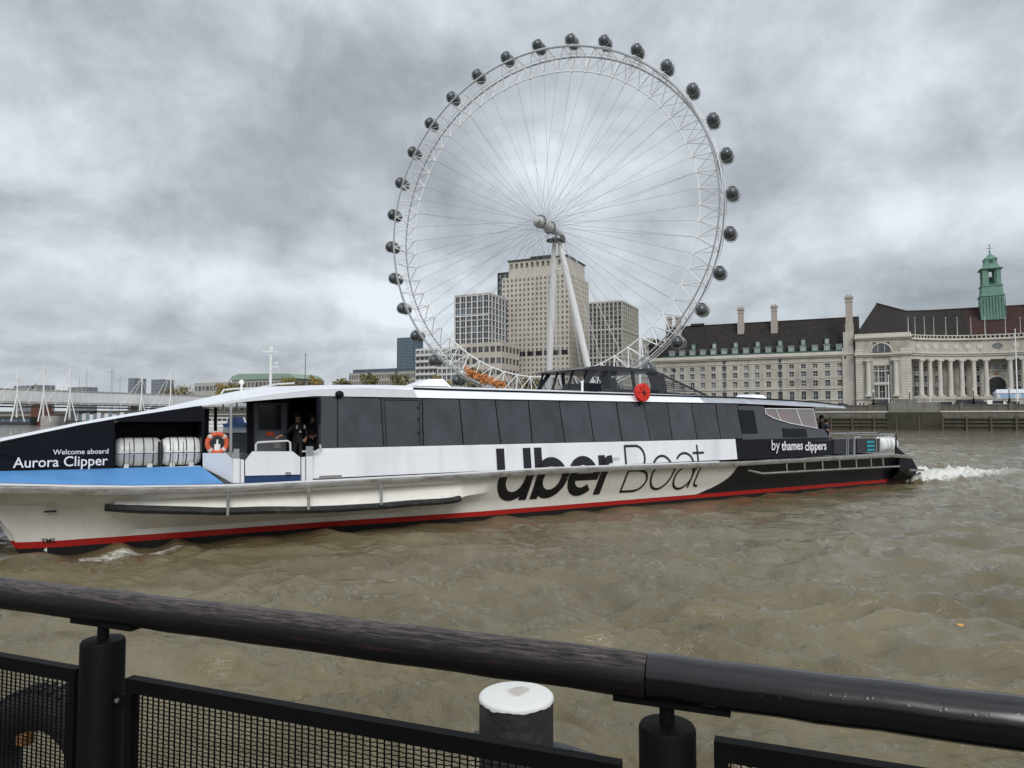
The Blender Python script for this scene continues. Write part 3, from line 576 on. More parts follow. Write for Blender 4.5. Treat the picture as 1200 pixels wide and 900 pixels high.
# open foredeck
NW = -.0
PB, PT = (Bt(133, 550, 0)[0]), 0
spine = lambda s: lerp(E0, s) + .02
sR = Bt(236.5, 510, 0)[0]; zrec = Bt(190, 494, 0)[1]
def poly_slab(name, pts, m_, th, parent=None): return side_slab(name, pts, m_, th, parent)
S1 = list(np.linspace(PB, 41.0, 10))
poly_slab('bow_panel', [(PB, 0, 1.93)] + [(s, lerp([(38.8, 0), (41, .9)], s), lerp([(38, 1.93), (41, 1.98)], s)) for s in S1[1:]] + [(s, lerp([(38.8, 0), (41, .9)], s), max(spine(s), 2.0)) for s in S1[::-1]], BLACK, .05)
poly_slab('bow_panel', [(sR, 0, zrec), (PB - .01, 0, zrec), (PB - .01, 0, spine(PB)), (35.2, 0, spine(35.2)), (sR, 0, spine(sR))], BLACK, .05)
poly_slab('recess_back', [(33.9, 1.25, 1.85), (PB, 1.25, 1.85), (PB, 1.25, 3.05), (33.9, 1.25, 3.5)], BLACK, .05)
m = MB(); m.box(PB - .02, PB + .02, -1.25, -.0, 1.85, 2.9); part('recess_end', m, BLACK)
m = MB(); m.box(sR - .06, sR, -1.25, 0, 2.3, 3.45); part('recess_end', m, BLACK)
poly_slab('bow_panel', [(34.4, 6.7, 1.95), (40.5, 6.0, 1.95), (40.5, 6.0, 2.1), (34.4, 6.7, 3.4)], BLACK, .05)
# blue foredeck strip
m = MB(); bd = [s for s in np.linspace(34.3, 40.8, 14)]
inn = [L3(s, lerp([(38.8, .02), (41, .9)], s), lerp([(34, 1.97), (41, 2.02)], s)) for s in bd]
out_ = [L3(s if s > 34.4 else 33.95, deck_t(min(s, 40.2)) + .03, lerp(DZ, s) + .075) for s in bd]; m.grid([inn, out_]); part('blue_foredeck', m, BLUE)
m = MB(); m.grid([[L3(s, -.02 + lerp([(38.8, .02), (41, .9)], s), 1.90) for s in bd], [L3(s, -.02 + lerp([(38.8, .02), (41, .9)], s), 1.975) for s in bd]]); part('deck_edge', m, WHITE)
for (s, z) in ((sR, 1.62),): m = MB(); m.quad(L3(34.3, 1.2, 1.93), L3(36.3, 1.2, 1.93), L3(36.3, .0, 1.97), L3(34.3, .0, 1.97)); part('canister_shelf', m, GRP)
def bp_(u, v, t): s, z = Bt(u, v, t); return (s, t, z)
m = MB(); A = [bp_(237.5, 531, 0), bp_(262, 531, -.85), bp_(271, 538, -1.15), bp_(272.5, 566, -1.15), bp_(256, 557, -.65), bp_(237.5, 548, 0)]
m.add([L3(*p) for p in A] + [L3(p[0] - .04, p[1] + .05, p[2]) for p in A], [tuple(range(6)), tuple(range(11, 5, -1))] + [(i, (i + 1) % 6, 6 + (i + 1) % 6, 6 + i) for i in range(6)]); part('bulwark', m, WHITE)
def bslab(name, px, t, m_, th=.05): return poly_slab(name, [bp_(u, v, t) for u, v in px], m_, th)
bslab('gate_post', [(273.5, 566), (281, 566), (281, 537.5), (273.5, 537.5)], -1.17, WHITE, .1)
bslab('gate_post', [(282, 566), (286, 566), (286, 539), (282, 538)], -1.16, WHITE, .06)
bslab('post_cap', [(274.5, 537.3), (280.5, 537.3), (280.5, 526), (274.5, 526)], -1.15, STEEL, .08)
bslab('gate', [(287.5, 557.5), (352, 556), (352, 536), (343, 529), (296, 529), (287.5, 540)], -1.14, WHITE, .05)
bslab('gate_kick_strip', [(287, 566), (352, 563.5), (352, 556.4), (287, 557.9)], -1.10, NAVY, .04)
bslab('gate_post', [(353.5, 563), (357.5, 563), (357.5, 535.5), (353.5, 536)], -1.16, WHITE, .06)
bslab('gate_post', [(359, 563), (366.5, 562.6), (366.5, 535), (359, 535)], -1.17, WHITE, .1)
bslab('post_cap', [(359, 535), (367, 535), (367, 523), (359, 523)], -1.15, STEEL, .08)
bslab('gate_latch', [(335, 556), (341, 556), (341, 553), (335, 553)], -1.2, STEEL, .05)
m = MB(); m.path([L3(*bp_(u, v, -1.12)) for u, v in ((300, 529.5), (300, 521), (302, 518.5), (337, 516.7), (340, 518.5), (340.5, 529.5))], .028, n=8); part('gate_hoop', m, GRP, smooth=True)
m = MB(); m.path([L3(*bp_(u, v, -1.12)) for u, v in ((354, 529), (374, 529))], .022, n=6); part('gate_bar', m, GRP)
m = MB(); m.path([L3(*bp_(u, v, -1.12)) for u, v in ((375, 521), (376, 527))], .03, n=6); part('gate_bar', m, GRP)
# forward cabin bulkheads seen through the opening
TBK = 1.5
def ins(name, x0, x1, v0, v1, t, m_, th=.04): return poly_slab(name, [bp_(x0, v1, t), bp_(x1, v1, t), bp_(x1, v0, t), bp_(x0, v0, t)], m_, th)
ins('door_panel', 298, 335, 470, 540, TBK, mat('grey_door', (.16, .17, .19), .4))
ins('door_window', 303.5, 329.5, 474.5, 503.5, TBK - .03, WGLASS, .02)
ins('door_notice', 321, 329, 518, 525, TBK - .03, mat('notice_grey', (.3, .3, .3), .6), .02)
ins('door_notice', 312, 321, 506, 511, TBK - .03, ORANGE, .02)
ins('corner_post', 289.5, 297.5, 470, 532, TBK - .3, BLACK, .1)
ins('glass_screen', 272, 289.5, 471, 532, TBK - .3, GLASSD, .02)
ins('screen_rail', 272, 290, 507, 508.5, TBK - .33, SEAM, .03)
ins('screen_rail', 272, 290, 516, 517.5, TBK - .33, SEAM, .03)
ins('canopy_post', 269.3, 272, 473.5, 537, -.9, STEEL, .05)
ins('canopy_post', 251, 254.5, 477, 505, 6.9, BLACK, .1)
ins('canopy_post', 372, 376, 466, 530, -.75, BLACK, .1)
ins('canopy_post', 358, 360, 470, 530, 2.6, BLACK, .06)
ins('canopy_beam', 285, 376, 464.5, 472, 1.2, BLACK, .06)
ins('far_bulwark', 225, 300, 507, 530, 7.3, WHITE, .05)
ins('far_window', 336, 384, 476, 500, 7.3, GLASS, .02); ins('far_bulwark', 330, 400, 498, 520, 7.2, INTER, .05)
for i in range(3): m = MB(); s, z = Bt(343 + i * 11, 522, 4); m.lathe([(.02, 0), (.22, .04), (.24, .5), (.2, .75), (.08, .8)], L3(s, 4.0, 1.65), n=10, sq=.45); part('seat_back', m, CLOTHB, smooth=True)
# stern deck fittings
def sbox(name, u0, u1, v0, t0, t1, m_, z0=1.6):
    sa, zt = Bt(u0, v0, t0); sb, _ = Bt(u1, v0, t0); m = MB(); m.hexa([L3(sb, t1, z0), L3(sb, t0, z0), L3(sa, t0, z0), L3(sa, t1, z0), L3(sb + .08, t1, zt), L3(sb + .03, t0, zt), L3(sa - .03, t0, zt), L3(sa, t1, zt)]); return part(name, m, m_), sa, sb, zt
LOCK = mat('dark_locker', (.03, .032, .036), .5, var=.15)
sbox('engine_box', 977, 999.5, 515, -.7, 1.2, LOCK)
o_, sa, sb, zt = sbox('deck_locker', 1004, 1031, 514.5, -.7, 1.0, LOCK)
for r_ in range(3):       # three teal zigzag waves
    m = MB(); pts = []; zc_ = zt - .16 - r_ * .19
    for i in range(9): pts.append((Bt(1015.5, 520, -.72)[0] - .06 - i * .085 * .92 + .05, zc_ + (.045 if i % 2 else -.03)))
    up = [L3(s, -.735, z + .035) for s, z in pts]; dn = [L3(s, -.735, z - .035) for s, z in pts]; m.grid([up, dn]); part('wave_mark', m, TEAL, o_)
tr = [(1003, 1.0), (1031, 1.0)]
m = MB(); P_ = lambda u, v, t=-1.0: L3(*bp_(u, v, t))
m.path([P_(972, 532), P_(972, 508), P_(992, 507.3), P_(992, 533)], .022, n=6); part('stern_railing', m, STEEL)
m = MB(); m.path([P_(994, 533), P_(994, 507), P_(1027, 507), P_(1027, 531)], .022, n=6); part('stern_railing', m, STEEL)
m = MB(); m.path([P_(1001, 533), P_(1001, 513), P_(1008, 512)], .05, n=6); part('stern_bollard', m, STEEL)
m = MB(); m.path([P_(1031, 531), P_(1031, 508.5), P_(1050, 508.5), P_(1050, 530)], .022, n=6); m.path([P_(1031, 513), P_(1050, 513)], .015, n=6); part('stern_railing', m, STEEL)
m = MB(); m.path([P_(1050, 531), P_(1050, 508)], .045, n=6); part('stern_post', m, LOCK)
m = MB(); m.path([L3(2.6, 7.6, 1.5), L3(2.6, 7.6, 2.5), L3(8, 7.6, 2.5), L3(8, 7.6, 1.6)], .022, n=6); m.path([L3(2.6, -.9, 2.4), L3(2.6, 7.6, 2.45)], .02, n=6); part('stern_railing', m, STEEL)
poly_slab('stern_gusset', [bp_(1050, 533.3, -1.15), bp_(1062.5, 533.5, -1.15), bp_(1050, 523, -1.15)], BLACK, .06)
# ---- lettering
def conform(name, polys, m_, tf, parent=None):
    m = MB()
    for poly in polys: m.add([L3(s, tf(s, z), z) for s, z in poly], [tuple(range(len(poly)))])
    return part(name, m, m_, parent, normals=False)
def ribbon(pts, w, step=.06):
    out = []; d = [0]
    for a, b in zip(pts, pts[1:]): d.append(d[-1] + math.hypot(b[0] - a[0], b[1] - a[1]))
    n = max(2, int(d[-1] / step)); P2 = []
    for i in range(n + 1):
        q_ = d[-1] * i / n; k = max(j for j in range(len(d)) if d[j] <= q_ + 1e-9); k = min(k, len(pts) - 2)
        f = (q_ - d[k]) / (d[k + 1] - d[k] + 1e-9); P2.append((pts[k][0] + (pts[k + 1][0] - pts[k][0]) * f, pts[k][1] + (pts[k + 1][1] - pts[k][1]) * f))
    e = []
    for i, p in enumerate(P2):
        a = P2[max(i - 1, 0)]; b = P2[min(i + 1, n)]; dx, dy = b[0] - a[0], b[1] - a[1]; l = math.hypot(dx, dy) + 1e-9
        e.append(((p[0] - dy / l * w / 2, p[1] + dx / l * w / 2), (p[0] + dy / l * w / 2, p[1] - dx / l * w / 2)))
    nw = max(1, int(w / .07)); mid = lambda p, f: (p[0][0] + (p[1][0] - p[0][0]) * f, p[0][1] + (p[1][1] - p[0][1]) * f)
    for a, b in zip(e, e[1:]):
        for k in range(nw): f0, f1 = k / nw, (k + 1) / nw; out.append([mid(a, f0), mid(b, f0), mid(b, f1), mid(a, f1)])
    return out
def arc(cx, cy, rx, ry, a0, a1, n=22): return [(cx + rx * math.cos(R(a0 + (a1 - a0) * i / n)), cy + ry * math.sin(R(a0 + (a1 - a0) * i / n))) for i in range(n + 1)]
X = lambda u: Bt(582, 530, -1.03)[0] - Bt(u, 530, -1.03)[0]
SL = Bt(582, 530, -1.03)[0]; base, cap, xh = .57, 2.27, 1.95
Bw = .30
G = {}
u0, u1 = X(586), X(617)
G['U'] = ribbon([(u0, cap), (u0, base + .75)] + arc((u0 + u1) / 2, base + .75, (u1 - u0) / 2, .60, 180, 360), Bw) + ribbon([(u1, cap), (u1, base)], Bw)
b0 = X(630); b1 = X(659)
G['b'] = ribbon([(b0, cap), (b0, base)], Bw) + ribbon(arc((b0 + b1) / 2, (base + xh) / 2, (b1 - b0) / 2, (xh - base) / 2 - .15, 0, 360, 40), Bw)
e0_, e1_ = X(668), X(695)
G['e'] = ribbon(arc((e0_ + e1_) / 2, (base + xh) / 2, (e1_ - e0_) / 2, (xh - base) / 2 - .15, 0, 315, 40), Bw) + ribbon([(e0_, (base + xh) / 2 - .02), (e1_ + .14, (base + xh) / 2 - .02)], .24)
r0 = X(704)
G['r'] = ribbon([(r0, xh), (r0, base)], Bw) + ribbon([(r0, xh - .6), (r0 + .08, xh - .32), (r0 + .3, xh - .16), (X(716.5), xh - .14)], .27)
B0 = X(732); B1 = X(754.5); lw = .085
G['B'] = ribbon([(B0, cap), (B0, base)], lw) + ribbon([(B0, cap - .03), (B1 - .42, cap - .03)] + arc(B1 - .42, cap - .46, .42, .43, 90, -90) + [(B1 - .42, cap - .89), (B0, cap - .89)], lw) + ribbon([(B1 - .42, cap - .89)] + arc(B1 - .34, (cap - .89 + base) / 2, .48, (cap - .89 - base) / 2 - .03, 90, -90) + [(B0, base + .04)], lw)
o0, o1 = X(762), X(786.5)
G['o'] = ribbon(arc((o0 + o1) / 2, (base + xh) / 2 - .03, (o1 - o0) / 2, (xh - base) / 2 - .07, 0, 360, 44), lw)
a0, a1 = X(790.5), X(811)
G['a'] = ribbon(arc((a0 + a1) / 2, (base + xh) / 2 - .25, (a1 - a0) / 2, (xh - base) / 2 - .24, 0, 360, 44), lw) + ribbon([(a1, base)] + [(a1, xh - .5)] + arc((a0 + a1) / 2, xh - .45, (a1 - a0) / 2, .42, 0, 150), lw)
t0_ = X(816.5)
G['t'] = ribbon([(t0_, cap - .05), (t0_, base + .25)] + arc(t0_ + .2, base + .25, .2, .2, 180, 290), lw) + ribbon([(X(811), xh - .04), (X(824), xh - .04)], lw)
INK = mat('black_lettering', (.010, .010, .014), .3)
def clip(pl, z0, sg):      # keep the part of a polygon above (sg=1) or below (sg=-1) a height
    o = []
    for a, b in zip(pl, pl[1:] + pl[:1]):
        ia, ib = (a[1] - z0) * sg >= 0, (b[1] - z0) * sg >= 0
        if ia: o.append(a)
        if ia != ib: f = (z0 - a[1]) / (b[1] - a[1]); o.append((a[0] + (b[0] - a[0]) * f, z0))
    return o
for ch in 'UberBoat':
    lt = bpy.data.objects.new('letter', None); col.objects.link(lt); lt.parent = boat; lt.empty_display_size = .2
    for z0, sg in ((1.60, 1), (1.50, -1)):
        polys = []
        for pl in G[ch]:
            p = clip(list(pl), z0, sg)
            if len(p) > 2: polys.append([(SL - x, z) for x, z in p])
        # group touching pieces into strokes
        grp = []
        for p in polys:
            bb = (min(a[0] for a in p), max(a[0] for a in p), min(a[1] for a in p), max(a[1] for a in p))
            hit = [g for g in grp if any(bb[0] <= c[1] + .01 and c[0] <= bb[1] + .01 and bb[2] <= c[3] + .01 and c[2] <= bb[3] + .01 for c in g[1])]
            new = ([p], [bb])
            for g in hit: new[0].extend(g[0]); new[1].extend(g[1]); grp.remove(g)
            grp.append(new)
        for g in grp: conform('stroke', g[0], INK, lambda s, z: hull_t(s, z) - .016, lt)
def text(body, u0, u1, v, t, m_, bold=0.0, name='lettering', hscale=1.0, cam_t=None):
    cu = bpy.data.curves.new('txt', 'FONT'); cu.body = body; cu.size = 1; cu.offset = bold; cu.resolution_u = 3
    ob = bpy.data.objects.new('txt', cu); col.objects.link(ob); dg = bpy.context.evaluated_depsgraph_get(); dg.update()
    me = bpy.data.meshes.new_from_object(ob.evaluated_get(dg)); bpy.data.objects.remove(ob)
    xs = [q_.co.x for q_ in me.vertices]; x0, x1 = min(xs), max(xs)
    sA, z0 = Bt(u0, v, t); sB, _ = Bt(u1, v, t); k = (sA - sB) / (x1 - x0)
    for q_ in me.vertices: q_.co = L3(sA - (q_.co.x - x0) * k, t, z0 + q_.co.y * k * hscale)
    me.materials.append(m_); o = bpy.data.objects.new(name, me); col.objects.link(o); o.parent = boat; return o
LET = mat('white_lettering', (.78, .78, .80), .5)
text('Welcome aboard', 62, 127, 532.8, -.012, LET, .006, hscale=1.05)
text('Aurora Clipper', 15, 126, 548.3, -.012, LET, .008, hscale=1.12)
text('by', 904.5, 914, 527.6, -1.112, LET, 0, hscale=1.05)
text('thames', 916, 941, 527.6, -1.112, LET, .02, hscale=1.08)
text('clippers', 943.5, 968.5, 527.8, -1.112, LET, .02, hscale=1.08)
def htext(body, s_left, z0, h, m_, name='lettering'):
    o = text(body, 100, 150, 500, 0, m_, .01, name); me = o.data; xs = [q_.co.x for q_ in me.vertices]; zs = [q_.co.z for q_ in me.vertices]; x1 = max(xs); zb = min(zs); k = h / (max(zs) - zb)
    for q_ in me.vertices:
        s = s_left - (x1 - q_.co.x) * k; z = z0 + (q_.co.z - zb) * k; q_.co = L3(s, hull_t(s, z) - .02, z)
    return o
htext('TMS', Bt(48, 633, -.1)[0], Bt(48, 635, -.1)[1] - .06, .11, INK); htext('4', Bt(51, 645, 0)[0], Bt(51, 648, 0)[1], .11, LET); htext('2', Bt(51, 656, 0)[0], Bt(51, 658, 0)[1] + .02, .11, LET)
bslab('no_entry_plate', [(718, 545), (726, 545), (726, 536), (718, 536)], -1.075, mat('plate_grey', (.55, .55, .58), .5), .02)
m = MB(); s, z = Bt(381, 560, -1.12); m.box(s - .45, s + .15, 1.1, 1.16, z - .02, z + .06); part('mooring_cleat', m, ALU)
for u in (60,): s, z = Bt(u - 7, 599, -.35); m = MB(); m.box(s - .22, s + .02, .36, .40, z - .03, z + .01); part('hull_vent', m, SEAM)

# things carried on the boat
def onboat(name, label, cat, s, t, z, group=None):
    q_ = Matrix.Rotation(BROT, 3, 'Z') @ Vector(L3(s, t, z)); return thing(name, label, cat, np.array(q_) + S0, BROT, group)
for i, (ua, ub, lab) in enumerate(((134.5, 188, 'white ribbed life raft canister on the foredeck, the one nearer the bow'), (189.6, 234, 'white ribbed life raft canister on the foredeck, next to the orange lifebuoy'))):
    s1 = Bt(ua, 530, .5)[0]; s2 = Bt(ub, 530, .5)[0]; ln = s1 - s2
    c = onboat('life_raft_canister', lab, 'life raft', (s1 + s2) / 2, .55, 1.98, 'life raft canisters on the foredeck'); r_ = .37; h = ln / 2
    e = [(.12, -h), (.31, -h + .01), (r_ - .02, -h + .07), (r_, -h + .12), (r_, h - .12), (r_ - .02, h - .07), (.31, h - .01), (.12, h)]
    MB().lathe(e, (0, 0, r_), 'x', 24).build('shell', GRP, c, smooth=True)
    for f in (-.62, -.2, .22, .64): MB().lathe([(r_ + .008, f * h - .012), (r_ + .014, f * h - .01), (r_ + .014, f * h + .01), (r_ + .008, f * h + .012)], (0, 0, r_), 'x', 24).build('strap', SEAM, c)
    m = MB(); m.box(-h * .9, h * .9, -r_ - .012, r_ + .012, r_ - .02, r_ + .02); m.build('flange', GRP, c)
    m = MB()
    for x in (-h * .5, h * .5): m.box(x - .06, x + .06, -.25, .25, -.03, .08)
    m.build('cradle', GRP, c)
for u in (135, 152, 169, 186.5, 189.5, 203, 215, 228): s = Bt(u, 520, .08)[0]; m = MB(); m.tube(L3(s, .1, 1.97), L3(s, .1, 2.62), .008 if u not in (186.5, 189.5) else .03, n=5); part('cage_bar', m, SEAM)
m = MB(); z_ = Bt(180, 531, .1)[1]; m.tube(L3(sR, .1, z_), L3(PB, .1, z_), .01, n=5); part('cage_bar', m, SEAM)
def torus(m, c, R0, r0, ax='y', n=32, k=10, a0=0, a1=360):
    closed = (a1 - a0) == 360; N = n if closed else n + 1
    pts = []
    for i in range(N):
        a = R(a0 + (a1 - a0) * i / n); x, z = math.cos(a) * R0, math.sin(a) * R0
        pts.append((c[0] + x, c[1], c[2] + z) if ax == 'y' else (c[0] + x, c[1] + z, c[2]))
    m.path(pts, r0, k, closed)
s, z = Bt(254.5, 519.5, -.2); lb = onboat('lifebuoy', 'orange ring lifebuoy with pale bands hanging on the foredeck rail', 'lifebuoy', s, -.2, z)
m = MB(); torus(m, (0, 0, 0), .24, .065, n=36); m.build('ring', mat('faded_orange', (.62, .11, .045), .65, var=.2, scale=12), lb, smooth=True)
for a in (45, 135, 225, 315):
    m = MB(); torus(m, (0, 0, 0), .24, .069, n=4, a0=a - 9, a1=a + 9); m.build('band', mat('reflective_band', (.6, .55, .5), .5), lb)
m = MB(); m.box(-.02, .02, -.02, .02, -.24, .1); m.box(-.07, .07, -.03, .03, -.2, -.02); m.build('holder', GRP, lb)
s, z = Bt(752.3, 460, -.75); rb = onboat('round_reel', 'round red disc with dark hub mounted on the cabin roof edge beside the wheelhouse', 'reel', s, -.75, z); rb.rotation_euler = (0, 0, BROT + PI)
m = MB(); m.lathe([(.30, -.10), (.335, -.09), (.335, -.05), (.30, -.04), (.06, -.04)], ax='y', n=28); m.lathe([(.335, -.0), (.335, .06), (.30, .08)], ax='y', n=28); m.build('disc', RED, rb)
m = MB(); m.lathe([(.2, -.04), (.2, .0)], ax='y', n=16); m.lathe([(.07, -.13), (.05, -.15)], ax='y', n=12); m.build('hub', SEAM, rb)
for a in range(0, 180, 45): m = MB(); m.tube((math.cos(R(a)) * .31, -.115, math.sin(R(a)) * .31), (-math.cos(R(a)) * .31, -.115, -math.sin(R(a)) * .31), .012, n=5); m.build('spoke', mat('dark_red', (.4, .02, .01), .5), rb)
m = MB(); m.tube((0, .0, -.3), (0, 0, -.42), .04, n=8); m.tube((0, 0, -.3), (0, .45, -.3), .03, n=6); m.box(-.1, .1, -.1, .1, -.42, -.34); m.build('bracket', SEAM, rb)
sc_ = Bt(1031.5, 522, -.5)[0]; sd_ = Bt(1050, 522, -.5)[0]; c = onboat('life_raft_canister', 'white life raft canister lying behind the railing at the stern', 'life raft', (sc_ + sd_) / 2, -.35, 1.6); h = (sc_ - sd_) / 2
MB().lathe([(.1, -h), (.26, -h + .03), (.36, -h + .15), (.36, h - .15), (.26, h - .03), (.1, h)], (0, 0, .36), 'x', 22).build('shell', GRP, c, smooth=True)
for f in (-.5, 0, .5): MB().lathe([(.366, f * h - .01), (.372, f * h), (.366, f * h + .01)], (0, 0, .36), 'x', 22).build('strap', mat('grey_strap', (.3, .3, .3), .7), c)

# ------------------------------------------------------------------ people
def person(root, J, mats, fingers=True, name='body', clothes=None):
    """J: joints dict; one continuous skinned body"""
    V = []; Rd = []; E = []
    def v(p, r): V.append(p); Rd.append(r); return len(V) - 1
    pel = v(J['pelvis'], .15); ch = v(J['chest'], .165); nk0 = v(J['neck'], .065); hd0 = v(J['head0'], .075); hd = v(J['head'], .098); ht = v(J['top'], .075)
    for a, b in ((pel, ch), (ch, nk0), (nk0, hd0), (hd0, hd), (hd, ht)): E.append((a, b))
    for s_ in ('L', 'R'):
        sh = v(J['sh' + s_], .075); el = v(J['el' + s_], .052); wr_ = v(J['wr' + s_], .035); pa = v(J['ha' + s_], .038)
        E += [(ch, sh), (sh, el), (el, wr_), (wr_, pa)]
        if fingers:
            d = (Vector(J['ha' + s_]) - Vector(J['wr' + s_])).normalized(); sd_ = d.cross(Vector((0, 0, 1))); sd_ = sd_.normalized() if sd_.length > .2 else Vector((0, 1, 0)); p0 = Vector(J['ha' + s_])
            for i, ln in enumerate((.07, .085, .08, .062)):
                b = v(p0 + sd_ * (.03 - i * .02) + d * .03, .012); t_ = v(p0 + sd_ * (.034 - i * .023) + d * (.03 + ln) - Vector((0, 0, .01 * i)), .008); E += [(pa, b), (b, t_)]
            b = v(p0 + sd_ * .05 - d * .01, .013); t_ = v(p0 + sd_ * .08 + d * .035, .009); E += [(pa, b), (b, t_)]
        hp = v(J['hp' + s_], .10); kn = v(J['kn' + s_], .068); an = v(J['an' + s_], .05); to = v(J['to' + s_], .042)
        E += [(pel, hp), (hp, kn), (kn, an), (an, to)]
    me = bpy.data.meshes.new(name); me.from_pydata([tuple(p) for p in V], E, []); o = bpy.data.objects.new(name, me); col.objects.link(o)
    sk = o.modifiers.new('skin', 'SKIN'); sv = me.skin_vertices[0].data
    for i, r in enumerate(Rd): sv[i].radius = (r, r * (.78 if i in (0, 1) else 1)); sv[i].use_root = (i == 0)
    sb_ = o.modifiers.new('sub', 'SUBSURF'); sb_.levels = 1; sb_.render_levels = 1
    dg = bpy.context.evaluated_depsgraph_get(); dg.update(); m2 = bpy.data.meshes.new_from_object(o.evaluated_get(dg)); bpy.data.objects.remove(o)
    m2.materials.clear()
    for q_ in mats: m2.materials.append(q_)
    nz = J['neck'][2]; hands = [Vector(J['haL']), Vector(J['haR'])]; wz = (J['hpL'][2])
    for f in m2.polygons:
        c = f.center; k = 0
        if c.z > nz and (c - Vector(J['head'])).length < .25: k = 1
        elif any((c - h_).length < .13 for h_ in hands): k = 1
        elif c.z < wz: k = 2
        f.material_index = k; f.use_smooth = True
    ob = bpy.data.objects.new(name, m2); col.objects.link(ob); ob.parent = root
    return ob
def J_stand(f=(1, 0), reach=None, crouch=0.0, together=False):   # facing direction f (2d); local units metres
    fx, fy = f; sx, sy = -fy, fx     # left side
    g = lambda a, b, z: (fx * a + sx * b, fy * a + sy * b, z)
    J = dict(pelvis=g(0, 0, .98), chest=g(.02, 0, 1.30), neck=g(.02, 0, 1.49), head0=g(.03, 0, 1.55), head=g(.05, 0, 1.64), top=g(.04, 0, 1.72),
        shL=g(.0, .19, 1.40), shR=g(.0, -.19, 1.40), elL=g(-.02, .25, 1.14), elR=g(-.02, -.25, 1.14), wrL=g(.12, .22, .93), wrR=g(.12, -.22, .93), haL=g(.17, .2, .87), haR=g(.17, -.2, .87),
        hpL=g(0, .09, .92), hpR=g(0, -.09, .92), knL=g(.03, .10, .50), knR=g(.03, -.11, .50), anL=g(0, .10, .09), anR=g(0, -.12, .09), toL=g(.15, .12, .045), toR=g(.15, -.14, .045))
    if together: J.update(wrL=g(.26, .06, 1.06), wrR=g(.26, -.06, 1.06), haL=g(.33, .02, 1.05), haR=g(.33, -.03, 1.03), elL=g(.05, .23, 1.13), elR=g(.05, -.23, 1.13))
    if reach: J.update(reach(g))
    return J
def face(root, J, f, hat=None, hood=None):
    fx, fy = f; h = Vector(J['head']); g = lambda a, b, z: (h.x + fx * a - fy * b, h.y + fy * a + fx * b, h.z + z)
    m = MB(); m.ball(g(.098, 0, -.012), .016, .016, .022, 6, 4); m.build('nose', SKIN, root, smooth=True)
    for b in (.035, -.035): m = MB(); m.ball(g(.087, b, .018), .011, .011, .008, 6, 4); m.build('eye', HAIR, root)
    m = MB(); m.ball(g(.088, 0, -.05), .008, .02, .006, 6, 4); m.build('mouth', mat('lips', (.25, .09, .08), .6), root)
    m = MB(); c = g(-.02, 0, .03)
    if hat: m.lathe([(.118, -.01), (.122, .03), (.112, .08), (.08, .125), (.03, .145)], (h.x, h.y, h.z + .01), n=14)
    else: m.ball(c, .112, .112, .11, 12, 8)
    m.build('hat' if hat else ('hood' if hood else 'hair'), CLOTH if (hat or hood) else HAIR, root, smooth=True)
s, z = Bt(348, 505, 1.1); p1 = onboat('person', 'crew member in black uniform and beanie reaching one arm forward in the foredeck doorway', 'person', s, .95, 1.62)
fdir = (.62, .78)     # local: x forward, +y towards the camera side
J = J_stand(fdir, lambda g: dict(elR=g(.12, -.42, 1.22), wrR=g(.30, -.62, 1.10), haR=g(.36, -.70, 1.07)))
J['elR'] = (.36, .30, 1.22); J['wrR'] = (.60, .42, 1.10); J['haR'] = (.69, .45, 1.07); J['shR'] = (.16, .12, 1.40); J['shL'] = (-.16, .02, 1.40); J['elL'] = (-.24, .08, 1.14); J['wrL'] = (-.14, .28, 1.0); J['haL'] = (-.10, .34, .97)
person(p1, J, [CLOTH, SKIN, CLOTH]); face(p1, J, fdir, hat=True)
for x in (-.13, .10): m = MB(); m.box(x - .022, x + .022, .16, .185, 1.30, 1.40); m.build('reflective_patch', mat('pale_patch', (.6, .6, .55), .6), p1)
m = MB(); m.box(-.02, .03, .19, .21, 1.18, 1.24); m.build('badge', mat('badge', (.5, .55, .6), .6), p1)
s, z = Bt(366, 505, 1.4); p2 = onboat('person', 'passenger in black hooded coat with hands clasped, waiting in the cabin doorway', 'person', s, 1.35, 1.62)
J = J_stand((.3, .95), together=True); person(p2, J, [CLOTH, SKIN, CLOTH]); face(p2, J, (.3, .95), hood=True)
m = MB(); m.lathe([(.20, .45), (.23, .8), (.20, 1.15), (.15, 1.4)], (0, 0, 0), n=14, sq=.75); m.build('coat', CLOTH, p2, smooth=True)
s, z = Bt(962, 500, .4); p3 = onboat('person', 'passenger in dark jacket standing on the stern deck behind the cabin', 'person', s, .4, 1.62)
J = J_stand((-.6, .8), together=True); person(p3, J, [CLOTH, SKIN, CLOTH]); face(p3, J, (-.6, .8))
s, z = Bt(970, 502, .9); p4 = onboat('person', 'passenger in navy blue jacket leaning at the stern rail', 'person', s, 1.0, 1.45)
J = J_stand((-.8, .6)); person(p4, J, [CLOTHB, SKIN, CLOTH]); face(p4, J, (-.8, .6))

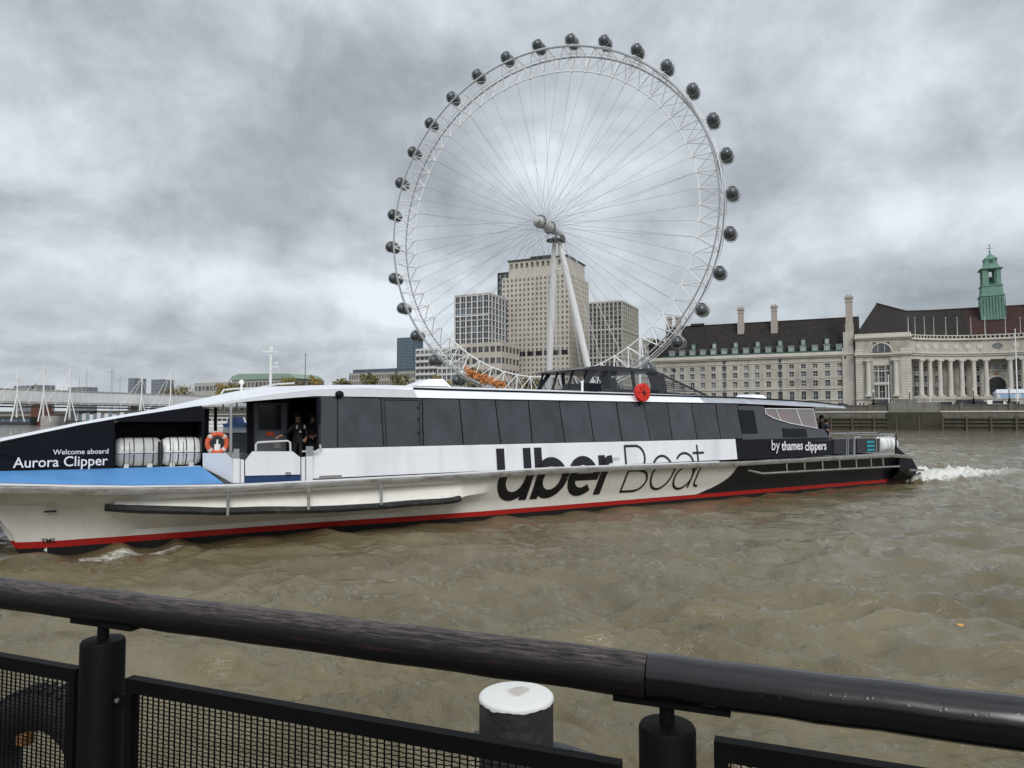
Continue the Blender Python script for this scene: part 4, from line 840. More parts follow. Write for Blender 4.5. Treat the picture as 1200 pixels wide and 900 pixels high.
# ------------------------------------------------------------------ FAR BANK (local frame of every building: x along the bank to the right, y inland)
# river wall: parapet, dark algae foot, timber fenders
rw = bank('river_wall', 'long grey stone embankment wall with green algae foot above the far waterline', 'wall', 0, QN)
m = MB()
for k in range(-420, 200, 10):
    m.box(k, k + 9.96, 0, 1.2, 5.4, 7.2 + (.02 if k % 20 else 0))
m.box(-420, 200, -.15, 1.3, 7.2, 7.5); m.build('parapet', STONED, rw)
m = MB(); m.hexa([(-420, -.5, -1), (200, -.5, -1), (200, 1.2, -1), (-420, 1.2, -1), (-420, -.05, 5.4), (200, -.05, 5.4), (200, 1.2, 5.4), (-420, 1.2, 5.4)]); m.build('wall_face', STONED, rw)
m = MB(); m.hexa([(-420, -.62, -1), (200, -.62, -1), (200, -.4, -1), (-420, -.4, -1), (-420, -.32, 3.6), (200, -.32, 3.6), (200, -.1, 3.6), (-420, -.1, 3.6)]); m.build('algae_foot', ALGAE, rw)
for z in (1.0, 2.1, 3.2): m = MB(); m.box(-420, 200, -.95 + z * .05, -.62 + z * .05, z, z + .32); m.build('timber_rail', MUD, rw)
m = MB(); m.box(-420, 200, -.3, .0, 5.2, 5.6); m.build('string_course', STONEL, rw)
up = MB().box(-.25, .25, -1.15, -.5, -1, 4.0).build('timber_post', MUD, rw); up.location = (70, 0, 0)
for k in list(range(-60, 66, 12)) + list(range(76, 170, 6)): inst(up, rw, (k, 0, 0))
pr = MB().box(-.5, .5, -.25, 1.4, 5.4, 7.9).build('parapet_pier', STONED, rw); pr.location = (75, 0, 0)
for k in range(87, 180, 12): inst(pr, rw, (k, 0, 0))
# lamps, people, vehicles and marquee on the embankment walk
lamp = bank('street_lamp', 'black embankment street lamp on the river wall in front of the pavilion', 'street lamp', 100.0, QN + .6, 7.5, 'lamps along the far embankment')
m = MB(); m.lathe([(.55, 0), (.5, .4), (.3, .8), (.28, 1.5), (.14, 1.7), (.10, 3.6), (.2, 3.7)], n=8); m.build('pole', BLACKM, lamp)
m = MB(); m.lathe([(.1, 3.7), (.32, 4.0), (.3, 4.4), (.1, 4.6)], n=8); m.build('lamp_globe', FRAMEW, lamp)
for u, lb_ in ((1066, 'left of the tall columns'), (1141, 'below the middle columns'), (1183, 'beside the white marquee')): k, _ = W(u, 475, QN + .6); c = copy_tree(lamp); c['label'] = 'black embankment street lamp on the river wall ' + lb_; c.location = list(W0 + TD * k + LD * (QN + .6) + np.array([0, 0, 7.5]))
FAB = mat('marquee_fabric', (.62, .64, .70), .7); VAN = mat('dark_vehicle', (.03, .03, .035), .3)
k0, _ = W(1168, 464, QN + 14); mq = bank('marquee', 'long white marquee tent on the far embankment terrace', 'tent', k0, QN + 14, 9.0)
m = MB(); m.box(0, 26, 0, 6, 0, 2.0); m.build('tent_wall', FAB, mq)
m = MB(); m.prism([(-.2, 2.0), (26.2, 2.0), (25.8, 3.3), (.4, 3.3)], lambda a, b: (a, -.3 if b < 2.5 else 3, b), lambda a, b: (a, 6.3 if b < 2.5 else 3.01, b)); m.build('tent_roof', FAB, mq)
for i in range(5): m = MB(); m.box(1 + i * 5, 4.6 + i * 5, -.03, 0.0, .4, 1.7); m.build('tent_window', mat('tent_window', (.25, .4, .55), .3), mq)
k0, _ = W(1075, 475, QN + 10); tr_ = bank('terrace_wall', 'pale grey terrace wall with dark openings below the columns', 'wall', k0, QN + 12, QZ)
m = MB(); m.box(0, 60, 0, 1, 0, 2.6); m.box(-.3, 60, -.2, 1.2, 2.6, 2.9); m.build('wall_face', STONE, tr_)
for i in range(9): m = MB(); m.box(2 + i * 4.3, 5.2 + i * 4.3, -.06, 0, .2, 1.9); m.build('opening', WGLASS if i % 3 else STONED, tr_)
k0, _ = W(1040, 475, QN + 4); k1, _ = W(1100, 475, QN + 4); gb = bank('stone_landing', 'grey granite landing block standing out from the embankment wall', 'landing', k0, QN - 1.6, 0)
m = MB(); m.box(0, k1 - k0, .9, 3.5, 5.2, 8.2); m.box(1.5, k1 - k0 - 6, .9, 3.5, 8.2, 9.2); m.build('block', mat('grey_granite', (.20, .19, .17), .9, var=.2, scale=.7, streak=.35, dirt=(.10, .095, .08), dirt_amt=.6), gb); m = MB(); m.box(-.4, k1 - k0 + .4, .7, 1.5, -1, 5.2); m.build('base', ALGAE, gb)
PN = []
def small_person(k, n, cl):
    PN.append(1)
    o = bank('person', ORD[len(PN) - 1] + ' small dark figure from the left on the far embankment walk', 'person', k, n, QZ, 'people on the far embankment')
    m = MB(); m.lathe([(.10, 0), (.15, .5), (.2, .9), (.24, 1.35), (.1, 1.5)], n=7, sq=.6); m.build('body', cl, o); m = MB(); m.ball((0, 0, 1.62), .11, n=6, m=5); m.build('head', SKIN, o)
for u in (1003, 1008, 1012, 1031, 1036, 1052, 1104, 1108, 1113, 1120, 1127, 1149, 1155, 1190, 1194): k, _ = W(u, 474, QN + 2); small_person(k, QN + 1.8 + random.random() * 1.5, random.choice((CLOTH, CLOTHB)))
def car(k, n, label, body, h=1.5, L=4.4, van=False):
    o = bank('van' if van else 'parked_car', label, 'van' if van else 'car', k, n, QZ)
    m = MB(); 
    prof = [(0, .35), (0, .95), (.9, 1.05), (1.5, h), (3.4, h), (L - .3, 1.05), (L, .9), (L, .35)] if not van else [(0, .35), (0, h), (L - 1.3, h), (L - .5, 1.3), (L, 1.1), (L, .35)]
    m.prism(prof, lambda a, b: (a, 0, b), lambda a, b: (a, 1.8, b)); m.build('body', body, o)
    m = MB(); m.box(1.3, 3.4 if not van else L - 1.0, -.02, 0, 1.05, h - .12); m.build('window', WGLASS, o)
    for x in (.9, L - .9): m = MB(); m.lathe([(.33, -.05), (.33, .2)], (x, 0, .33), 'y', 12); m.build('wheel', RUBBER, o)
car(W(978, 474, QN + 6)[0], QN + 6, 'dark parked car on the far embankment left of the pavilion', VAN)
for u, lb, b, h in ((1121, 'black van parked below the colonnade steps', VAN, 2.3), (1134, 'dark grey van parked below the colonnade beside the black van', LOCK, 2.2), (1157, 'white van parked below the arch of the colonnade', GRP, 2.2)):
    car(W(u, 474, QN + 5)[0], QN + 5, lb, b, h, 5.0, True)

# ---- the great stone building, wing
HB = 45
hall = bank('stone_building', 'long pale stone riverside building with steep brown roof, chimneys, columned crescent and green copper turret', 'building', 0, HB)
def hpart(name, mb, m_, parent=None, **k): return mb.build(name, m_, parent or hall, **k)
WK = [36.8 + 3.835 * i for i in range(15)]
K0, K1 = 24.0, 95.8
ROWSZ = [(21.6, 1.5), (18.9, 1.95), (15.6, 2.15), (11.3, 3.1), (8.0, 1.6)]
cols_k = [26.0, 30.6] + WK + [94.4 + .2]
cols_k = [26.2, 30.4, 33.2] + WK[0:]
m = MB()     # wall face split round real window openings
hw = .78; zs = sorted([(z - h / 2, z + h / 2) for z, h in ROWSZ]); edges = [K0] + sum([[k - hw, k + hw] for k in cols_k], []) + [K1]
for i in range(0, len(edges) - 1, 2): m.box(edges[i], edges[i + 1], 0, .6, 6.4, 24.6)          # piers
for i in range(1, len(edges) - 1, 2):
    z0 = 6.4
    for a, b in zs: m.box(edges[i], edges[i + 1], 0.003, .6, z0, a); z0 = b
    m.box(edges[i], edges[i + 1], 0.003, .6, z0, 24.6)
m.box(K0, K1, .6, 16, 6.4, 24.6); hpart('wing_wall', m, STONE)
m = MB()
for z, d, h in ((24.6, .7, .5), (25.1, 1.1, .5), (25.6, .5, .7), (22.9, .25, .25), (17.3, .18, .2), (13.6, .35, .35), (9.6, .35, .35)): m.box(K0 - d * .3, K1 - .05, -d, 1 if z > 24 else .0, z, z + h)
hpart('cornice', m, STONEL)
def win_mesh(w, h, name='window', arch=False):
    m = MB(); m.mi(0); m.box(-w / 2, w / 2, .42, .48, -h / 2, h / 2); m.mi(1)
    for x in (-w / 2 + .05, 0, w / 2 - .05): m.box(x - .045, x + .045, .36, .42, -h / 2, h / 2)
    for z in (-h / 2 + .05, 0, h / 2 - .05): m.box(-w / 2, w / 2, .355, .415, z - .045, z + .045)
    m.mi(2); m.box(-w / 2 - .15, w / 2 + .15, -.12, .1, -h / 2 - .22, -h / 2 - .003)
    if h > 1.9: m.box(-w / 2 - .2, w / 2 + .2, -.10, .1, h / 2 + .003, h / 2 + .25)
    return m
WG2 = mat('window_glass_pale', (.12, .13, .14), .15, var=.4, scale=.3)
for z, h in ROWSZ:
    pr = [hpart('window', win_mesh(1.56, h), [g, FRAMEW, STONEL]) for g in (WGLASS, WG2)]
    for i, k in enumerate(cols_k):
        if i < 2: pr[i].location = (k, 0, z); continue
        inst(pr[0 if (h > 3 or random.random() < .5) else 1], hall, (k, 0, z))
for i, k in enumerate([28.3, 51.5 + .9, 71.5 - .9 + .9, 92.6 - .3]):
    if i == 0: continue
    m = MB(); m.tube((k, -.25, 6.5), (k, -.25, 24.4), .13, n=5); m.box(k - .35, k + .35, -.6, 0, 23.6, 24.5); hpart('drainpipe', m, LOCK)
# roof of the wing with dormers
EZ, RZ, RN = 26.0, 39.3, 12.0
m = MB(); yk = lambda z: .9 + (z - EZ) / (RZ - EZ) * (RN - .9)
def tiles(m, k0, k1, z0, z1, ya, yb, courses=22):
    for c in range(courses):
        f0, f1 = c / courses, (c + 1) / courses; za, zb = z0 + (z1 - z0) * f0, z0 + (z1 - z0) * f1; y0, y1 = ya + (yb - ya) * f0, ya + (yb - ya) * f1
        m.quad((k0, y0 - .10, za), (k1, y0 - .10, za), (k1, y1 - .02, zb), (k0, y1 - .02, zb)); m.quad((k0, y0 - .10, za), (k0, y0 + .05, za - .04), (k1, y0 + .05, za - .04), (k1, y0 - .10, za))
tiles(m, 29.0, 97, EZ, RZ, .9, RN)
m.quad((29, .9, EZ), (29, RN, RZ), (29, RN + 1, RZ), (29, 2 * RN, EZ)); m.quad((29, RN, RZ), (97, RN, RZ), (97, 2 * RN, EZ), (29, 2 * RN, EZ))
hpart('roof', m, TILE, kind='stuff')
m = MB(); m.box(29, 97, RN - .25, RN + .25, RZ - .1, RZ + .25); m.box(38, 43, RN - .6, RN + 1.2, RZ, RZ + .9); hpart('roof_ridge', m, TILE)
m = MB(); m.box(K0, 29.2, 1, 16, 25.6, 31); m.prism([(K0 - .5, 31), (29.6, 31), (27, 34)], lambda a, b: (a, .6, b), lambda a, b: (a, 16, b)); hpart('end_block', m, TILE)
def dormer(h, w=1.9):
    m = MB(); m.mi(0); m.box(-w / 2, w / 2, 0, 3.2, 0, h); m.box(-w / 2 - .15, w / 2 + .15, -.2, 3.6, h, h + .22); return m
def dwin(h, w=1.35): m = MB(); m.mi(0); m.box(-w / 2, w / 2, -.03, .0, .15, h - .1); m.mi(1); m.box(-.05, .05, -.07, -.03, .15, h - .1); m.box(-w / 2, w / 2, -.07, -.03, h * .5, h * .5 + .08); return m
d1 = hpart('dormer', dormer(2.5), mat('pale_verdigris', (.25, .33, .30), .7, var=.15)); d1w = hpart('pane', dwin(2.5), [mat('dormer_glass', (.22, .26, .26), .2, var=.3), FRAMEW], d1)
d2 = hpart('dormer', dormer(2.0, 1.7), COPPERD); d2w = hpart('pane', dwin(2.0, 1.25), [mat('dormer_glass_upper', (.25, .28, .30), .2, var=.3), FRAMEW], d2)
for i, k in enumerate([33.0] + WK):
    if i == 0: d1.location = (k, yk(26.2) - .8, 26.2)
    else: q_ = inst(d1, hall, (k, yk(26.2) - .8, 26.2)); inst(d1w, q_)
    if i % 2 == 0 and i:
        z = 29.3
        if i == 2: d2.location = (k, yk(z) - .5, z)
        else: q_ = inst(d2, hall, (k, yk(z) - .5, z)); inst(d2w, q_)
m = MB(); m.box(29.5, 95, .1, 1.5, 26.0, 26.9); hpart('gutter', m, COPPERD)
def chimney(k, y, z0, z1, w=2.0, d=1.6):
    m = MB(); m.box(k - w / 2 - .2, k + w / 2 + .2, y - d / 2 - .2, y + d / 2 + .2, z0, z0 + (z1 - z0) * .5); m.box(k - w / 2, k + w / 2, y - d / 2, y + d / 2, z0, z1); m.box(k - w / 2 - .3, k + w / 2 + .3, y - d / 2 - .3, y + d / 2 + .3, z1 - .9, z1 - .3); m.box(k - w / 2 - .15, k + w / 2 + .15, y - d / 2 - .1, y + d / 2 + .1, z1 - 2.2, z1 - 1.9)
    c = hpart('chimney', m, BRICK)
    for dx in (-.5, .5): m = MB(); m.lathe([(.28, z1 - .01), (.22, z1 + .6)], (k + dx, y, 0), n=7); hpart('chimney_pot', m, BRICK, c)
for u, vt, vb, y in ((868, 361, 392, 9), (907, 358, 392, 9), (994.5, 347, 412, 1.2), (795, 371, 405, 9), (784, 372, 398, 14)):
    k, zt = W(u, vt, HB + y); _, zb = W(u, vb, HB + y); chimney(k, y, zb, zt, 1.9 if u != 994.5 else 2.2)
m = MB(); k, zb = W(994.5, 413, HB); m.box(k - 2.0, k + 1.6, -.6, 3, 6.4, zb + 1.5); m.box(k - 1.6, k + 1.4, -.3, 3, zb + 1.5, zb + 7); hpart('chimney_base', m, STONE)
# pavilion
p0, p1 = W(1003, 430, HB - 2)[0], W(1068, 430, HB - 2)[0]; pc = (p0 + p1) / 2; PW = p1 - p0
m = MB(); y0 = -2.0
zc = 31.0
a0_, a1_ = W(1024, 450, HB - 2)[0], W(1043.5, 450, HB - 2)[0]
m.box(p0, a0_, y0, y0 + 1.6, 6.4, 29.6); m.box(a1_, p1, y0, y0 + 1.6, 6.4, 29.6); m.box(a0_, a1_, y0 + .0, y0 + 1.6, 28.7, 29.6); m.box(p0, p1, y0 + 1.6, 22, 6.4, 30.4)
hpart('pavilion_wall', m, STONE)
m = MB()
for i in range(22): m.box(p0 - .06, a0_ - 3.2, y0 - .08, y0, 7.8 + i * .86, 7.8 + i * .86 + .70); m.box(a1_ + 3.2, p1 + .06, y0 - .08, y0, 7.8 + i * .86, 7.8 + i * .86 + .70)
hpart('rustication', m, STONEL, kind='stuff')
m = MB()
for z, d, h in ((24.0, .5, .5), (24.5, 1.0, .6), (29.6, .5, .5), (30.1, 1.0, .5), (30.6, .3, 1.1), (7.2, .6, .6), (9.7, .5, .4)): m.box(p0 - d * .4, p1 + d * .4, y0 - d, y0 if z < 29 else y0 + 3, z, z + h)
hpart('cornice', m, STONEL)
def column(h, r=.75, n=14): m = MB(); m.box(-r * 1.35, r * 1.35, -r * 1.35, r * 1.35, 0, .5); m.lathe([(r * 1.2, .5), (r * 1.2, .8), (r, 1.0), (r * 1.0, h * .35), (r * .86, h - 1.3), (r * 1.0, h - 1.25), (r * .9, h - 1.0), (r * 1.15, h - .5)], n=n); m.box(-r * 1.4, r * 1.4, -r * 1.2, r * 1.2, h - .5, h); return m
CZ0, CZ1 = 10.6, 22.9
cA = hpart('column', column(CZ1 - CZ0), STONEL, smooth=True); cA.location = (a0_ - 1.6, y0 - .7, CZ0); inst(cA, hall, (a1_ + 1.6, y0 - .7, CZ0))
m = MB(); kc = (a0_ + a1_) / 2; hwid = (a1_ - a0_) / 2     # tall glazed bay with arched top
m.box(a0_, a1_, y0 + 1.2, y0 + 1.5, 9.8, 28.7); hpart('bay_wall', m, STONE)
for (dk, w) in ((-1.75, .9), (0, 1.7), (1.75, .9)):
    for z, h in ((12.3, 4.2), (17.2, 3.6), (20.0, 1.3)):
        o = hpart('window', win_mesh(w, h), [WGLASS, FRAMEW, STONEL]); o.location = (kc + dk, y0 + .78, z)
m = MB(); m.box(a0_, a1_, y0 + .5, y0 + 1.2, 14.6, 15.3); m.box(a0_, a1_, y0 + .5, y0 + 1.2, 21.0, 24.0)
for dk in (-.95 - .1, .95 + .1): m.box(kc + dk - .12, kc + dk + .12, y0 + .7, y0 + 1.2, 10, 21)
hpart('bay_frame', m, STONEL)
m = MB(); m.prism([(kc + 2.9 * math.cos(R(a)), 25.4 + 2.9 * math.sin(R(a))) for a in range(0, 181, 15)], lambda a, b: (a, y0 - .05, b), lambda a, b: (a, y0 + .5, b)); hpart('arched_window', m, WG2)
m = MB(); m.path([(kc + 3.1 * math.cos(R(a)), y0 - .12, 25.4 + 3.1 * math.sin(R(a))) for a in range(0, 181, 12)], .3, 6); hpart('window_arch', m, STONEL)
for dk in (-1, 1): m = MB(); m.box(kc + dk - .08, kc + dk + .08, y0 - .1, y0 - .05, 25.4, 28.1); hpart('mullion', m, FRAMEW)
m = MB(); m.prism([(kc - 3, 6.5), (kc + 3, 6.5), (kc + 2.6, 8.2), (kc + 1.2, 9.2), (kc - 1.2, 9.2), (kc - 2.6, 8.2)], lambda a, b: (a, y0 - .65, b), lambda a, b: (a, y0 - .1, b)); hpart('portal', m, WGLASS)
# crescent: concave colonnade
KC = W(1170, 440, HB + 11)[0]; half = KC - p1 - .2; dep = 11.5; RHO = (half * half + dep * dep) / (2 * dep); PH = math.asin(half / RHO); YB = dep - RHO
def cr(phi, off=0.0): return (KC + (RHO + off) * math.sin(phi), YB + (RHO + off) * math.cos(phi))      # local (x,y)
NS = 60
def ring(m, o0, o1, z0, z1, ph0=-PH - .05, ph1=PH + .05, n=NS):
    rows = []
    for o_, z in ((o0, z0), (o0, z1), (o1, z1), (o1, z0)): rows.append([(*cr(ph0 + (ph1 - ph0) * i / n, o_), z) for i in range(n + 1)])
    rows.append(rows[0]); m.grid(rows)
m = MB(); ring(m, 3.2, 6, 6.4, 24.5); hpart('crescent_wall', m, STONE)
m = MB(); ring(m, -1.2, 6, 6.4, 9.9); ring(m, -1.5, 6, 9.9, 10.6); hpart('crescent_base', m, STONE)
m = MB(); ring(m, -1.0, 3.6, 22.9, 24.1); ring(m, -1.5, 3.6, 24.1, 24.7); ring(m, -1.9, 3.6, 24.7, 25.2); ring(m, -1.5, 3.8, 29.3, 29.9); ring(m, -1.2, 3.8, 30.7, 31.0); hpart('entablature', m, STONEL)
m = MB(); ring(m, -.8, 3.8, 25.2, 29.3); hpart('attic', m, STONE)
for i in range(44):
    ph = -PH + 2 * PH * (i + .5) / 44; x, y = cr(ph, -1.0); m = MB(); m.lathe([(.16, 29.9), (.28, 30.2), (.16, 30.55), (.2, 30.7)], (x, y, 0), n=6); hpart('baluster', m, STONEL)
for sd_ in (-1, 1):
    for j in range(7):
        s_ = 3.35 + 3.62 * j; ph = sd_ * s_ / RHO
        if abs(ph) > PH - .02: continue
        inst(cA, hall, (*cr(ph, -.25), CZ0), (0, 0, -ph))
        ph2 = sd_ * (s_ + 1.81) / RHO
        if abs(ph2) < PH - .02:
            x, y = cr(ph2, 3.1)
            for z, h, w in ((12.3, 3.6, 1.9), (16.6, 2.4, 1.9), (20.0, 1.9, 1.9)): o = hpart('window', win_mesh(w, h), [WGLASS, FRAMEW, STONEL]); o.location = (x, y - .75, z); o.rotation_euler = (0, 0, -ph2)
            x, y = cr(ph2 if j % 1 == 0 else ph2, -.85); m = MB(); m.lathe([(.95, -.12), (.95, 0), (.62, 0), (.62, -.06), (.01, -.02)], (0, 0, 0), 'y', 14); o = hpart('medallion', m, STONEL); o.location = (x, y, 27.2); o.rotation_euler = (0, 0, -ph2)
x, y = cr(0, 3.15); m = MB(); m.prism([(-2.6, 0), (2.6, 0), (2.6, 4.6)] + [(2.6 * math.cos(R(a)), 4.6 + 2.6 * math.sin(R(a))) for a in range(15, 180, 15)] + [(-2.6, 4.6)], lambda a, b: (KC + a, y - .12, 9.9 + b), lambda a, b: (KC + a, y + .1, 9.9 + b)); hpart('archway', m, SEAM)
m = MB(); m.path([(KC + 2.9 * math.cos(R(a)), y - .15, 14.5 + 2.9 * math.sin(R(a))) for a in range(0, 181, 12)], .32, 6); hpart('arch_moulding', m, STONEL)
for dk in (-2.2, 0, 2.2): o = hpart('window', win_mesh(1.5, 1.9), [WG2, FRAMEW, STONEL]); o.location = (KC + dk, y - .5, 20.4)
m = MB(); m.ball((KC, y - .2, 18.3), .5, .15, .6); hpart('crest', m, mat('red_crest', (.35, .16, .12), .8))
m = MB(); m.lathe([(1.5, -.12), (1.5, 0), (1.0, 0), (1.0, -.06)], (0, 0, 0), 'y', 18, sq=.6); o = hpart('oval_window', m, WG2); o.location = (KC, cr(0, -.85)[1], 27.2)
m = MB(); q0 = 2 * KC - p1; m.box(q0, q0 + PW, y0, 22, 6.4, 30.4); m.box(q0 - .4, q0 + PW + .4, y0 - 1, y0 + 3, 30.1, 30.9); hpart('pavilion_wall', m, STONE)
# big hipped roof over pavilions and crescent
eave = [(p0 - .3, -1.4), (p1 + .5, -1.4)] + [cr(-PH + 2 * PH * i / 24, 1.5) for i in range(1, 24)] + [(q0 - .5, -1.4), (q0 + PW + .3, -1.4)]
ke, ze = W(1027, 356, HB + 15); z2 = W(1150, 361, HB + 24)[1]
ridge = []
for i, (x, y) in enumerate(eave):
    f = (x - (p0 - .3)) / (q0 + PW + .6 - p0); c = 1 - (2 * f - 1) ** 2
    rx = max(ke, min(x, q0 + PW - (ke - p0))); ridge.append((rx, 15 + 9 * min(1, c * 1.2), ze + (z2 - ze) * min(1, c * 1.6)))
m = MB(); NCs = 24; rows = []
for c in range(NCs):
    f0, f1 = c / NCs, (c + 1) / NCs
    rows.append([(x + (r[0] - x) * f0, y + (r[1] - y) * f0 - .10, 30.9 + (r[2] - 30.9) * f0) for (x, y), r in zip(eave, ridge)])
    rows.append([(x + (r[0] - x) * f1, y + (r[1] - y) * f1, 30.9 + (r[2] - 30.9) * f1 + .03) for (x, y), r in zip(eave, ridge)])
m.grid(rows); m.quad((p0 - .3, -1.4, 30.9), (p0 - .3, 30, 30.9), ridge[0]); n_ = len(m.v)
m.grid([ridge, [(r[0], 40, 31) for r in ridge]]); rf2 = hpart('main_roof', m, TILE)
mm = TILE.copy(); mm.name = 'tile_with_red_patches'; nt = mm.node_tree     # newer red tiles round the turret
tc = nd(nt, 'ShaderNodeTexCoord'); sp = nd(nt, 'ShaderNodeSeparateXYZ'); nt.links.new(tc.outputs['Object'], sp.inputs[0])
kT = W(1161, 375, HB + 24)[0]; fac = mth(nt, 'LESS_THAN', mth(nt, 'ABSOLUTE', mth(nt, 'SUBTRACT', sp.outputs[0], kT + .5)), 8.2)
pb = nt.nodes['Principled BSDF']; src = pb.inputs['Base Color'].links[0].from_socket; mx = nd(nt, 'ShaderNodeMixRGB'); nt.links.new(mth(nt, 'MULTIPLY', fac, .45), mx.inputs[0]); nt.links.new(src, mx.inputs[1]); mx.inputs[2].default_value = (.085, .035, .03, 1); nt.links.new(mx.outputs[0], pb.inputs['Base Color'])
rf2.data.materials[0] = mm
m = MB(); m.path([(r[0], r[1], r[2] + .1) for r in ridge], .3, 5); hpart('roof_ridge', m, TILE)
# copper turret
TN = HB + 22; yT = 22
def tz(v): return W(1161, v, TN)[1]
def tw(u0, u1, v=350): return (W(u1, v, TN)[0] - W(u0, v, TN)[0]) / 2
m = MB(); s4 = lambda r: r * 1.38
m.lathe([(s4(tw(1146.5, 1176)), tz(376)), (s4(tw(1148, 1175)), tz(349)), (s4(tw(1146.5, 1176)), tz(348.5)), (s4(tw(1146.5, 1176)), tz(347)), (s4(tw(1148, 1174)), tz(346.5)), (s4(tw(1149, 1173)), tz(337)), (s4(tw(1148, 1174)), tz(336.5)), (s4(tw(1148, 1174)), tz(335))], (kT, yT, 0), n=4); tur = hpart('turret_base', m, COPPER)
m = MB()
for i in range(9): x = -3.5 + i * .875; m.box(kT + x - .06, kT + x + .06, yT - tw(1146.5, 1176) - .1, yT - tw(1148, 1175) + .1, tz(375), tz(350))
hpart('seam_rib', m, COPPER, tur, kind='stuff')
wB = tw(1150, 1172); zb0, zb1 = tz(335), tz(317)
for sx in (-1, 1):
    for sy in (-1, 1):
        m = MB(); m.box(kT + sx * (wB - .7) - .65, kT + sx * (wB - .7) + .65, yT + sy * (wB - .7) - .65, yT + sy * (wB - .7) + .65, zb0, zb1); m.box(kT + sx * wB * .46 - .45, kT + sx * wB * .46 + .45, yT + sy * (wB - .7) - .3, yT + sy * (wB - .7) + .3, zb0, zb1); hpart('turret_pier', m, COPPER, tur)
m = MB(); m.box(kT - wB, kT + wB, yT - wB * .7, yT + wB, zb0, zb0 + 1.0); m.lathe([(.0, zb0 + 1), (.9, zb0 + 1.4), (.7, zb0 + 2.6), (.1, zb0 + 3.2)], (kT, yT, 0), n=10); hpart('turret_bell', m, COPPERD, tur)
m = MB(); m.lathe([(s4(tw(1148, 1174)), zb1), (s4(tw(1147, 1175)), tz(316)), (s4(tw(1149, 1173)), tz(315.5)), (s4(tw(1152, 1170)), tz(313)), (s4(tw(1153.5, 1168.5)), tz(309)), (s4(tw(1153.5, 1168.5)), tz(305)), (s4(tw(1152.5, 1169.5)), tz(304.5)), (s4(tw(1155, 1167)), tz(302)), (s4(tw(1158.5, 1163.5)), tz(299)), (.3, tz(297))], (kT, yT, 0), n=4); hpart('turret_cap', m, COPPER, tur)
m = MB(); m.box(kT - .5, kT + .5, yT - tw(1153.5, 1168.5) - .06, yT, tz(309.5), tz(305.5)); hpart('turret_opening', m, COPPERD, tur)
m = MB(); m.tube((kT, yT, tz(298)), (kT, yT, tz(286)), .10, n=6); m.ball((kT, yT, tz(295)), .35); m.ball((kT, yT, tz(287.5)), .22); m.tube((kT - 1, yT, tz(291)), (kT + 1, yT, tz(291)), .07, n=5); m.tube((kT, yT - 1, tz(291)), (kT, yT + 1, tz(291)), .07, n=5); hpart('weather_vane', m, COPPER, tur)
# flagpoles
for i, u in enumerate((1064.5, 1072.5, 1083.5, 1094.5, 1108.5, 1122, 1138, 1154.5, 1178.5, 1196)):
    n = HB + (0 if u < 1070 else lerp([(1070, 1), (1100, 6.5), (1130, 9), (1170, 10.3), (1200, 10)], u)); k, zb = W(u, 391, n)
    fp = bank('flagpole', ORD[i] + ' bare flagpole from the left on the parapet of the columned crescent', 'flagpole', k, n, 30.5, 'flagpoles along the crescent parapet'); h = W(u, 372.5, n)[1] - 30.5
    MB().tube((0, 0, 0), (0, 0, h), .13, .07, 6).build('pole', FRAMEW, fp); MB().ball((0, 0, h + .1), .16, n=6, m=4).build('finial', FRAMEW, fp)
k, zt = W(1189.5, 386, QN + 8); fp = bank('flagpole', 'tall white flagpole on the embankment in front of the arch', 'flagpole', k, QN + 8, QZ); MB().tube((0, 0, 0), (0, 0, zt - QZ), .22, .1, 8).build('pole', EYEW, fp); MB().ball((0, 0, zt - QZ), .2).build('finial', EYEW, fp)
k, zt = W(1089.5, 446, QN + 6); fp = bank('flagpole', 'short white flagpole at the left end of the columns', 'flagpole', k, QN + 6, QZ); MB().tube((0, 0, 0), (0, 0, zt - QZ), .15, .1, 6).build('pole', EYEW, fp); MB().ball((0, 0, zt - QZ), .2).build('finial', EYEW, fp)
k, zt = W(1041, 440, QN + 8); fp = bank('flagpole', 'thin white flagpole in front of the pavilion bay window', 'flagpole', k, QN + 8, QZ); MB().tube((0, 0, 0), (0, 0, zt - QZ), .15, .1, 6).build('pole', EYEW, fp); MB().ball((0, 0, zt - QZ), .2).build('finial', EYEW, fp)

